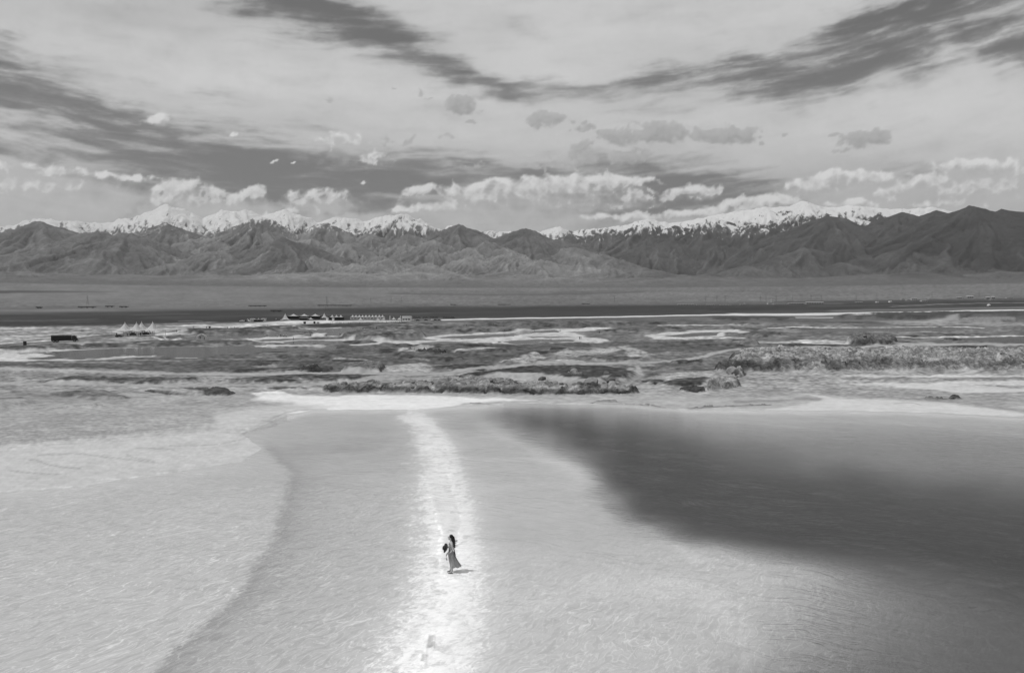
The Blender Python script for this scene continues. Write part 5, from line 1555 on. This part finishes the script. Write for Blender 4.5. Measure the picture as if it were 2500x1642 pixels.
# ------------------------------------------------------------------ canopy with four peaks
p = at_base(340, 820.5)
S5 = p.length / F
can = thing('tensile_canopy', 'white tensile canopy with four sharp peaks beside the left road', 'canopy', p, -.25)
wq = 8.6
for k, (cx, cy) in enumerate(((-5.0, -4.0), (-2.4, 4.4), (2.0, -3.8), (4.4, 4.6))):
    mb = build('membrane', membrane(bmesh.new(), cx, cy, wq, wq, 2.9, 7.2), M['canvas'], can, True)
    mst = build('mast', tube(bmesh.new(), [(cx, cy, 0), (cx, cy, 7.7)], [.12, .07], 8), M['white'], can)
    for sx_ in (-1, 1):
        for sy_ in (-1, 1):
            build('post', tube(bmesh.new(), [(cx + sx_ * wq * .49, cy + sy_ * wq * .49, -.2), (cx + sx_ * wq * .49, cy + sy_ * wq * .49, 2.95)], [.07, .07], 6), M['steel'], can)
# stalls under it
for k, (u, v, wd_, lab) in enumerate(((325, 818.5, 3.2, 'dark market counter under the left peaks of the canopy'), (347, 817.5, 2.2, 'dark market counter in the middle of the canopy'), (357, 816.5, 3.0, 'dark market counter under the right peaks of the canopy'))):
    q = at_base(u, v)
    st = thing('stall', lab, 'stall', q, -.2, 'stalls under the canopy')
    build('counter', bx(-wd_ / 2, wd_ / 2, -.5, .5, 0, 1.05, bev=.03), M['shade'], st)
    build('awning', bx(-wd_ / 2 - .15, wd_ / 2 + .15, -.75, .75, 2.2, 2.32, bev=.02), M['dark'], st)
    for sx_ in (-1, 1):
        for sy_ in (-1, 1):
            build('post', bx(sx_ * wd_ * .47 - .05, sx_ * wd_ * .47 + .05, sy_ * .62 - .05, sy_ * .62 + .05, 0, 2.2), M['wood'], st)
    build('goods', bx(-wd_ * .4, wd_ * .3, -.35, .35, 1.05, 1.55, bev=.1), M['wood'], st)

# ------------------------------------------------------------------ vehicles
def wheel(parent, x, y, r, w_, name='wheel'):
    wb = bmesh.new()
    tube(wb, [(x, y - w_ / 2, r), (x, y - w_ / 2 + .04, r), (x, y + w_ / 2 - .04, r), (x, y + w_ / 2, r)], [r * .93, r, r, r * .93], 18)
    o = build(name, wb, M['black'], parent)
    hb_ = tube(bmesh.new(), [(x, y - w_ / 2 - .015, r), (x, y + w_ / 2 + .015, r)], [r * .5, r * .5], 12)
    build('rim', hb_, M['steel'], o)
    return o


p = at_base(158, 834)
q0, q1 = at_base(132, 835), at_base(187, 831)
ang = math.atan2((q1 - q0).y, (q1 - q0).x)
lor = thing('lorry', 'long dark tarpaulin covered lorry on the left road', 'lorry', p, max(-.5, min(.5, ang)))
Lh = 4.9
rows_ = []
for i in range(15):
    x_ = -Lh + (Lh * 1.52) * i / 14
    sagz = 2.95 + .06 * math.sin(i * 1.9) + .05 * math.sin(i * 4.3)
    rows_.append([Vector((x_, -1.22, .95)), Vector((x_, -1.25, 1.9)), Vector((x_, -1.2, sagz - .28)), Vector((x_, -.85, sagz)), Vector((x_, 0, sagz + .08)), Vector((x_, .85, sagz)), Vector((x_, 1.2, sagz - .28)), Vector((x_, 1.25, 1.9)), Vector((x_, 1.22, .95))])
build('tarpaulin', loft(bmesh.new(), rows_), M['tarp'], lor)
build('chassis', bx(-Lh, Lh * .98, -.95, .95, .55, .94), M['dark'], lor)
cab = bmesh.new()
cabp = [(2.75, .6), (2.75, 2.55), (3.0, 2.75), (3.9, 2.72), (4.25, 2.45), (4.55, 1.65), (4.9, 1.45), (4.95, .6)]
loft(cab, [[Vector((x, y_, z)) for x, z in cabp] for y_ in (-1.15, 1.15)])
cabo = build('cab', cab, M['dark'], lor)
build('windscreen', loft(bmesh.new(), [[Vector((4.275, y_, 2.42)), Vector((4.575, y_, 1.68)), Vector((4.555, y_, 1.67)), Vector((4.255, y_, 2.41))] for y_ in (-1.0, 1.0)]), M['glass'], cabo)
build('side_window', bx(3.1, 3.95, -1.165, -1.14, 1.7, 2.4), M['glass'], cabo)
build('side_window', bx(3.1, 3.95, 1.14, 1.165, 1.7, 2.4), M['glass'], cabo)
build('bumper', bx(4.9, 5.12, -1.15, 1.15, .42, .72, bev=.03), M['dark'], lor)
for sy_ in (-1, 1):
    build('mirror', bx(4.3, 4.42, sy_ * 1.45 - .12, sy_ * 1.45 + .12, 2.0, 2.6, bev=.03), M['dark'], lor)
    build('headlight', bx(4.93, 4.99, sy_ * .85 - .16, sy_ * .85 + .16, .85, 1.05), M['white'], lor)
    for x_ in (-3.9, -2.7, 3.7):
        wheel(lor, x_, sy_ * 1.0, .5, .32)


def car(u, v, lab, mat, rz, grp='cars parked by the tents', cat='car', name='parked_car', sc=1.0):
    q = at_base(u, v)
    c = thing(name, lab, cat, q, rz, grp)
    pr = [(-2.15, .35), (-2.2, .85), (-2.05, 1.0), (-1.5, 1.08), (-1.05, 1.5), (.45, 1.52), (1.1, 1.05), (2.0, .9), (2.2, .7), (2.2, .35)]
    b = build('body', loft(bmesh.new(), [[Vector((x, y_ * (1 if z < 1.1 else .82), z)) for x, z in pr] for y_ in (-.88, .88)]), mat, c)
    for sy_ in (-1, 1):
        build('side_window', loft(bmesh.new(), [[Vector((-1.25, sy_ * yy, 1.12)), Vector((-.95, sy_ * (yy - .11), 1.42)), Vector((.35, sy_ * (yy - .11), 1.42)), Vector((.8, sy_ * yy, 1.12))] for yy in (.86, .875)]), M['glass'], b)
        for x_ in (-1.35, 1.35):
            wheel(c, x_, sy_ * .78, .33, .2)
    c.scale = (sc, sc, sc)
    return c


for k, (x, y, al) in enumerate(((150, 222, 'w'), (175, 222, 'w'), (200, 222, 'd'), (225, 220, 'w'))):
    u, v = cK([(x, y)])[0]
    car(u, v, ('white' if al == 'w' else 'dark') + ' car, ' + ORD[k] + ' from the left in the row at the far left of the tents', M['white'] if al == 'w' else M['dark'], rp.uniform(-.4, .4))
for k, (x, y, al) in enumerate(((40, 206, 'w'), (95, 208, 'd'), (190, 203, 'd'), (270, 200, 'w'), (300, 203, 'd'), (345, 203, 'd'))):
    u, v = cM([(x, y)])[0]
    car(u, v, ('white' if al == 'w' else 'dark') + ' car, ' + ORD[k] + ' from the left in the near row right of the white buildings', M['white'] if al == 'w' else M['dark'], rp.uniform(-.4, .4))
for k, x in enumerate((60, 85, 110, 170, 200, 250, 280, 310, 405, 430, 460, 490, 510)):
    u, v = cM([(x, 176)])[0]
    car(u, v - .6, 'dark car, ' + ORD[k] + ' from the left in the long row behind the white buildings', M['dark'], rp.uniform(-.3, .3), 'cars in the long row', sc=1.1)
cart = car(291, 822.5, 'small dark car with an open boot left of the four peaked canopy', M['dark'], .1, 'vehicles beside the canopy', sc=.8)


def board(u, v, lab, w_, h_, mat, leg=.6, grp='dark boards by the road'):
    q = at_base(u, v)
    b = thing('notice_board', lab, 'board', q, rp.uniform(-.15, .15), grp)
    build('panel', bx(-w_ / 2, w_ / 2, -.06, .06, leg, leg + h_, bev=.02), mat, b)
    build('frame', bx(-w_ / 2 - .05, w_ / 2 + .05, -.03, .03, leg + h_ + .002, leg + h_ + .09), M['steel'], b)
    for sx_ in (-1, 1):
        build('leg', bx(sx_ * w_ * .4 - .04, sx_ * w_ * .4 + .04, -.04, .04, -.1, leg), M['steel'], b)


board(61, 845.0, 'square dark board on two legs at the left end of the road', 1.25, 1.55, M['shade'], .35)
board(285, 822.5, 'tall narrow dark board left of the canopy', .5, 1.9, M['shade'], .1)
board(512, 804.0, 'dark board on the white road among the walkers', 1.3, 1.7, M['shade'], .2)
board(cK([(912, 254)])[0][0], cK([(912, 254)])[0][1], 'dark square board below the small cone tent', 2.2, 2.0, M['shade'], .3)
board(cK([(1030, 250)])[0][0], cK([(1030, 250)])[0][1], 'dark square board left of the white pillars', 1.8, 1.9, M['shade'], .3)
board(cK([(1075, 254)])[0][0], cK([(1075, 254)])[0][1], 'pale board left of the white pillars', 2.0, 1.7, M['pale'], .3)

# ------------------------------------------------------------------ tents and halls of the resort
def px_m(q):
    return q.y / F      # metres per photo pixel at that depth


def cone_tent(x, ybase, wpx, hpx, lab, posts=True, eave=.28, double=False):
    u, v = cK([(x, ybase)])[0]
    q = at_base(u, v); s_ = px_m(q) / 4.958
    w_, h_ = wpx * s_, hpx * s_
    tn = thing('cone_tent', lab, 'tent', q, rp.uniform(-.3, .3), 'white cone tents of the resort')
    build('membrane', membrane(bmesh.new(), 0, 0, w_ * .94, w_ * .94, h_ * eave, h_, 32, 8, .1, h_ * .06), M['canvas'], tn, True)
    build('mast', tube(bmesh.new(), [(0, 0, 0), (0, 0, h_ * 1.05)], [.14, .08], 6), M['white'], tn)
    for sx_ in (-1, 1):
        for sy_ in (-1, 1):
            build('post', tube(bmesh.new(), [(sx_ * w_ * .46, sy_ * w_ * .46, -.3), (sx_ * w_ * .46, sy_ * w_ * .46, h_ * eave)], [.1, .1], 6), M['steel'], tn)
    return tn


cone_tent(678, 206, 130, 82, 'tall sharp white cone tent standing alone at the left', eave=.06)
cone_tent(985, 205, 76, 36, 'low white cone tent left of the white pillars')
cone_tent(1150, 200, 92, 82, 'tall leaning white cone tent near the middle of the resort', eave=.28)
cone_tent(1590, 212, 64, 40, 'small white cone tent before the left half of the long pavilion')
cone_tent(1800, 212, 64, 36, 'small white cone tent before the right half of the long pavilion')
cone_tent(1866, 212, 56, 40, 'small white cone tent at the right end of the long pavilion')
cone_tent(1990, 212, 64, 50, 'left one of the two white cones before the sign frame')
cone_tent(2058, 212, 60, 46, 'right one of the two white cones before the sign frame')


def hall(xa, xb, ytop, ybase, lab, peaks_n, dark_body, fn=cK, k_=4.958, depth_m=9.0, name='pavilion', cat='pavilion', win=0):
    (u0, v0), (u1, _), (_, vt) = fn([(xa, ybase), (xb, ybase), (xa, ytop)])
    q = at_base((u0 + u1) / 2, v0); s_ = px_m(q)
    W__ = (u1 - u0) * s_; H__ = (v0 - vt) * s_
    h = thing(name, lab, cat, q, 0, 'halls of the resort')
    hb_ = H__ * (.55 if peaks_n else .86)
    build('wall', bx(-W__ / 2, W__ / 2, 0, depth_m, -.5, hb_), M['shade'] if dark_body else M['white'], h)
    if peaks_n:
        pw = W__ / peaks_n
        for i in range(peaks_n):
            build('membrane', membrane(bmesh.new(), -W__ / 2 + pw * (i + .5), depth_m * .45, pw * .995, depth_m * 1.1, hb_ + .02, H__, 24, 6, .04, .1), M['canvas'], h, True)
    else:
        build('roof', bx(-W__ / 2 - .3, W__ / 2 + .3, -.4, depth_m + .4, hb_ + .002, H__, bev=.05), M['canvas'] if not dark_body else M['pale'], h)
    if win:
        ww_ = W__ / win
        for i in range(win):
            o = build('window', bx(-W__ / 2 + ww_ * (i + .15), -W__ / 2 + ww_ * (i + .85), -.06, .02, hb_ * .3, hb_ * .62), M['glass'], h)
            build('mullion', bx(-W__ / 2 + ww_ * (i + .5) - .06, -W__ / 2 + ww_ * (i + .5) + .06, -.09, -.055, hb_ * .3, hb_ * .62), M['white'], o)
    return h


hall(1464, 1868, 140, 196, 'long white pavilion with a scalloped row of tent peaks', 10, False, win=10)
hall(700, 1095, 128, 190, 'long dark hall under three white tent roofs', 3, True)
hall(1208, 1366, 140, 205, 'dark open pavilion with three white peaks', 3, True)
hall(2092, 2192, 160, 222, 'low white flat roofed building at the right end of the resort', 0, False, win=3)
hall(250, 290, 186, 222, 'left one of the two small white cabins at the left end', 0, False, win=1, name='cabin', cat='cabin', depth_m=5)
hall(388, 426, 184, 218, 'right one of the two small white cabins at the left end', 0, False, win=1, name='cabin', cat='cabin', depth_m=5)
hall(300, 385, 196, 222, 'low dark shed between the two small white cabins', 0, True, name='shed', cat='shed', depth_m=5)
hall(1040, 1100, 166, 186, 'small hall with a low white roof beside the tall leaning tent', 1, True, name='pavilion', depth_m=6)
hall(850, 950, 174, 205, 'open white shelter with a flat roof beside the low cone tent', 0, True, name='shelter', cat='shelter', depth_m=6)
for x, lab in ((1185, 'left one of two white pillars before the dark pavilion'), (1257, 'right one of two white pillars before the dark pavilion')):
    u, v = cK([(x, 212)])[0]
    q = at_base(u, v)
    pl = thing('gate_pillar', lab, 'pillar', q, 0, 'white pillars')
    build('shaft', bx(-1.0, 1.0, -1.0, 1.0, -.3, 2.6, bev=.05), M['white'], pl)
    build('capital', bx(-1.25, 1.25, -1.25, 1.25, 2.602, 3.0, bev=.05), M['canvas'], pl)
u, v = cK([(2008, 205)])[0]
q = at_base(u, v)
sf = thing('sign_frame', 'wide open white sign frame behind the two cones', 'frame', q, 0)
for sx_ in (-1, 1):
    build('post', bx(sx_ * 6.2 - .35, sx_ * 6.2 + .35, -.3, .3, -.3, 5.2), M['white'], sf)
build('beam', bx(-6.6, 6.6, -.25, .25, 5.202, 5.6), M['steel'], sf)
# lamp and pole masts of the resort
for k, (x, yb, hp) in enumerate(((345, 222, 40), (215, 222, 36), (560, 212, 28))):
    u, v = cK([(x, yb)])[0]
    q = at_base(u, v); s_ = px_m(q) / 4.958
    lp = thing('flag_pole', 'slim pole, ' + ORD[k] + ' of the three near the small cabins', 'pole', q, 0, 'slim poles near the cabins')
    build('shaft', tube(bmesh.new(), [(0, 0, -.2), (0, 0, hp * s_)], [.1, .07], 6), M['steel'], lp)
    build('flag', bx(.05, 1.3, -.02, .02, hp * s_ * .8, hp * s_ * .97), M['white'], lp)

# ------------------------------------------------------------------ far town
def house(u0, u1, vt, vb, lab, mat, wins=4, depth_m=14, chim=False):
    q = at_base((u0 + u1) / 2, vb); s_ = px_m(q)
    W__, H__ = (u1 - u0) * s_, (vb - vt) * s_
    h = thing('house', lab, 'building', q, 0, 'far town buildings')
    build('wall', bx(-W__ / 2, W__ / 2, 0, depth_m, -2, H__ * .8), mat, h)
    r_ = bmesh.new()
    loft(r_, [[Vector((x, -.6, H__ * .8 + .01)), Vector((x, depth_m / 2, H__)), Vector((x, depth_m + .6, H__ * .8 + .01))] for x in (-W__ / 2 - .5, W__ / 2 + .5)])
    build('roof', r_, M['pale'] if mat != M['pale'] else M['dull'], h)
    ww_ = W__ / wins
    for i in range(wins):
        build('window', bx(-W__ / 2 + ww_ * (i + .25), -W__ / 2 + ww_ * (i + .75), -.08, .02, H__ * .25, H__ * .6), M['glass'], h)
    if chim:
        build('chimney', tube(bmesh.new(), [(W__ * .1, depth_m * .3, 0), (W__ * .1, depth_m * .3, H__ * 2.6)], [1.3, .9], 10), M['pale'], h)


TH = [(cT([(290, 118), (500, 130)]), 'dull', 6, 'long low building at the left end of the far town'), (cT([(540, 122), (580, 131)]), 'pale', 2, 'tiny pale hut right of the long low building at the town end'), (cT([(665, 122), (765, 132)]), 'dull', 4, 'low grey shed in the left part of the far town'),
      (cT([(840, 124), (980, 132)]), 'dull', 4, 'second low grey shed in the left part of the far town'), (cT([(1155, 98), (1185, 112)]), 'pale', 2, 'small pale box house left of the factory'), (cT([(1100, 116), (1190, 124)]), 'pale', 3, 'low pale shed under the small box house'),
      (cT([(1455, 92), (1530, 120)]), 'pale', 3, 'factory block with a striped chimney in the far town'), (cT([(1530, 108), (1690, 122)]), 'pale', 6, 'low pale factory wing right of the chimney'), (cT([(1720, 104), (1950, 120)]), 'dull', 7, 'long low factory wing in the far town'),
      (cT([(1950, 90), (2175, 120)]), 'dull', 7, 'large grey hall at the right end of the factory'), (cS([(800, 98), (840, 110)]), 'pale', 2, 'small pale house left of the far right village'), (cS([(870, 110), (920, 124)]), 'pale', 2, 'pale house at the left of the far right village'),
      (cS([(930, 92), (1000, 122)]), 'pale', 3, 'tallest pale house of the far right village'), (cS([(1060, 115), (1135, 136)]), 'pale', 3, 'pale house at the right of the far right village'), (cS([(1155, 99), (1230, 108)]), 'pale', 3, 'low pale house standing apart right of the village'),
      (cS([(1515, 80), (1580, 100)]), 'dull', 3, 'grey house left of the large far right hall'), (cS([(1590, 88), (1650, 98)]), 'dull', 3, 'low grey wing of the large far right hall'), (cS([(1650, 64), (1730, 96)]), 'dull', 3, 'large grey hall highest on the far right'),
      (cS([(1895, 76), (1950, 108)]), 'dull', 3, 'left grey house of the cluster near the right edge'), (cS([(1965, 70), (2005, 108)]), 'dull', 2, 'middle grey house of the cluster near the right edge'), (cS([(1950, 106), (2040, 114)]), 'pale', 4, 'low pale shed before the cluster near the right edge'),
      (cS([(2160, 80), (2240, 92)]), 'pale', 3, 'pale low house last towards the right edge'), (cS([(215, 140), (300, 152)]), 'dull', 3, 'low grey sheds at the left of the dark plain village'), (cS([(480, 136), (505, 150)]), 'white', 1, 'bright white hut on the dark plain'), (cS([(650, 128), (675, 146)]), 'white', 1, 'second bright white hut on the dark plain')]
for (pts, mk, wn_, lab) in TH:
    (u0, v0), (u1, v1) = pts
    house(u0, u1, v0, v1, lab, M[mk], wn_, chim='chimney' in lab and 'factory block' in lab)
# white dome on the plain
u, v = cS([(1924, 195)])[0]
q = at_base(u, v); s_ = px_m(q)
dm = thing('dome', 'small white dome on the dark plain at the right', 'dome', q, 0)
rd = 4.0 * s_
build('shell', loft(bmesh.new(), [[Vector((rd * math.cos(el_) * math.cos(2 * math.pi * k / 20), rd * math.cos(el_) * math.sin(2 * math.pi * k / 20), rd * .25 + rd * math.sin(el_))) for k in range(20)] for el_ in (0, .3, .6, .9, 1.2, 1.5)]), M['canvas'], dm, True)
build('base_ring', loft(bmesh.new(), [[Vector((rd * 1.02 * math.cos(2 * math.pi * k / 20), rd * 1.02 * math.sin(2 * math.pi * k / 20), z_)) for k in range(20)] for z_ in (-1, rd * .25)]), M['pale'], dm)
build('door', bx(-rd * .2, rd * .2, -rd * 1.06, -rd * .95, 0, rd * .5), M['glass'], dm)

# ------------------------------------------------------------------ pylons and road bridges
pyl_me = bmesh.new()
for sx_ in (-1, 1):
    for sy_ in (-1, 1):
        tube(pyl_me, [(sx_ * 3.2, sy_ * 3.2, -1), (sx_ * 1.0, sy_ * 1.0, 18), (sx_ * .35, sy_ * .35, 30)], [.16, .13, .1], 4)
for z_, wz in ((4, 2.75), (8, 2.25), (12, 1.75), (16, 1.25), (20, .9), (24, .7)):
    for a, b in (((-1, -1), (1, 1)), ((1, -1), (-1, 1))):
        tube(pyl_me, [(a[0] * wz, a[1] * wz, z_ - 2), (b[0] * wz * .85, a[1] * wz * .85, z_ + 2)], [.08, .08], 4)
pm3 = bpy.data.meshes.new('lattice'); pyl_me.to_mesh(pm3); pyl_me.free(); pm3.materials.append(M['concrete'])
arm = bmesh.new()
for z_, w_ in ((21, 4.6), (25, 3.8), (28.5, 2.8)):
    tube(arm, [(-w_, 0, z_), (0, 0, z_ + .9), (w_, 0, z_)], [.1, .16, .1], 4)
pm4 = bpy.data.meshes.new('cross_arms'); arm.to_mesh(pm4); arm.free(); pm4.materials.append(M['concrete'])
PY = [(214, 744), (798, 757), (905, 742), (955, 740), (980, 740), (1500, 738), (1722, 738), (1750, 737), (1770, 737), (1856, 736), (1870, 736), (1895, 736), (1935, 736), (1980, 735), (2005, 735), (2090, 733), (2140, 731), (2275, 728), (2390, 726)]
for k, (u, v) in enumerate(PY):
    q = at_base(u, v)
    r_ = thing('pylon', 'far lattice power pylon, ' + ORD[k] + ' from the left across the plain', 'pylon', q, .3, 'power pylons across the plain')
    for nm, me in (('lattice', pm3), ('cross_arms', pm4)):
        o = bpy.data.objects.new(nm, me); COL.objects.link(o); o.parent = r_
    hs_ = {0: 1.1, 1: 1.25}.get(k, 1.0)
    r_.scale = (hs_, hs_, hs_)
BR = [(90, 102, 751.0), (192, 233, 750.2), (258, 278, 748.2), (293, 312, 749.4), (607, 651, 746.8), (662, 688, 759.6), (776, 860, 745.6), (1099, 1114, 743.6), (1215, 1247, 743.4), (1420, 1440, 742.0)]
for k, (u0, u1, v) in enumerate(BR):
    q = at_base((u0 + u1) / 2, v + 1.2); s_ = px_m(q)
    W__ = (u1 - u0) * s_
    b = thing('road_bridge', 'low dark concrete bridge, ' + ORD[k] + ' from the left along the far road', 'bridge', q, 0, 'low bridges along the far road')
    build('deck', bx(-W__ / 2, W__ / 2, -4, 4, 1.6, 3.4), M['dark'], b)
    build('parapet', bx(-W__ / 2, W__ / 2, -4.2, -4.002, 2.6, 4.2), M['concrete'], b)
    npier = max(2, int(W__ / 14))
    for i in range(npier):
        x_ = -W__ / 2 + W__ * (i + .5) / npier
        build('pier', bx(x_ - .6, x_ + .6, -3, 3, -2, 1.598), M['dark'], b)

# ------------------------------------------------------------------ broken clods of salt rock on the banks
rc_ = random.Random(77)
clod_me = []
for k in range(7):
    b = bmesh.new()
    bmesh.ops.create_icosphere(b, subdivisions=2, radius=.5)
    ax = Vector((rc_.uniform(.8, 1.3), rc_.uniform(.7, 1.1), rc_.uniform(.45, .75)))
    planes = [Vector((rc_.uniform(-1, 1), rc_.uniform(-1, 1), rc_.uniform(-.6, 1))).normalized() for _ in range(7)]
    for v in b.verts:
        for pl_ in planes:
            ex_ = v.co.dot(pl_) - rc_.uniform(.30, .36)
            if ex_ > 0: v.co -= pl_ * ex_
        v.co = Vector((v.co.x * ax.x, v.co.y * ax.y, v.co.z * ax.z)) * (1 + rc_.uniform(-.05, .05))
    me = bpy.data.meshes.new('salt_clod'); b.to_mesh(me); b.free(); me.materials.append(cm_)
    clod_me.append(me)


def clods(n, ua, ub, fv, smin, smax):
    for i in range(n):
        u = rc_.uniform(ua, ub); v = fv(u) + rc_.gauss(0, 1.0)
        q = at_base(u, v)
        s_ = smin + (smax - smin) * rc_.random() ** 2.5
        o = bpy.data.objects.new('salt_clod', clod_me[rc_.randrange(7)])
        COL.objects.link(o); o.parent = ground
        o.location = (q.x, q.y, q.z + s_ * .08)
        o.scale = (s_, s_, s_); o.rotation_euler = (rc_.uniform(-.3, .3), rc_.uniform(-.3, .3), rc_.uniform(0, 6.28))


clods(40, 870, 1530, lambda u: 956 - 3 * rc_.random() * 2, .35, 1.5)
clods(40, 1790, 2480, lambda u: 902 - rc_.random() * 3, .3, 1.3)
clods(22, 1700, 1815, lambda u: 955 - (u - 1700) * .35, .4, 1.8)
clods(12, 2075, 2180, lambda u: 838 - rc_.random() * 4, .6, 2.0)
clods(14, 1000, 1090, lambda u: 861 - rc_.random() * 3, .6, 2.0)
clods(14, 740, 780, lambda u: 904 - rc_.random() * 4, .5, 1.5)
for (u, v, s_) in ((1445, 958, 2.6), (1402, 923, 2.0), (1480, 928, 1.4), (1372, 961, .5), (2325, 976, .7), (1808, 892, 2.2), (1800, 915, 2.4), (1790, 928, 2.2)):
    q = at_base(u, v)
    o = bpy.data.objects.new('salt_clod', clod_me[rc_.randrange(7)])
    COL.objects.link(o); o.parent = ground
    o.location = (q.x, q.y, q.z + s_ * .1); o.scale = (s_, s_, s_); o.rotation_euler = (0, 0, rc_.uniform(0, 6))

# ------------------------------------------------------------------ dusty air over the valley
hz = bx(-24000, 24000, -10500, 22000, -9, 2750)
hm_, t = new_mat('valley_haze')
vp = t.n('ShaderNodeVolumePrincipled')
vp.inputs['Color'].default_value = (.9, .9, .9, 1)
vp.inputs['Density'].default_value = 1.35e-5
vp.inputs['Anisotropy'].default_value = .2
oo = t.n('ShaderNodeOutputMaterial'); t.put(oo.inputs['Volume'], vp.outputs[0])
haze = build('haze', hz, hm_)
tag(haze, kind='stuff')
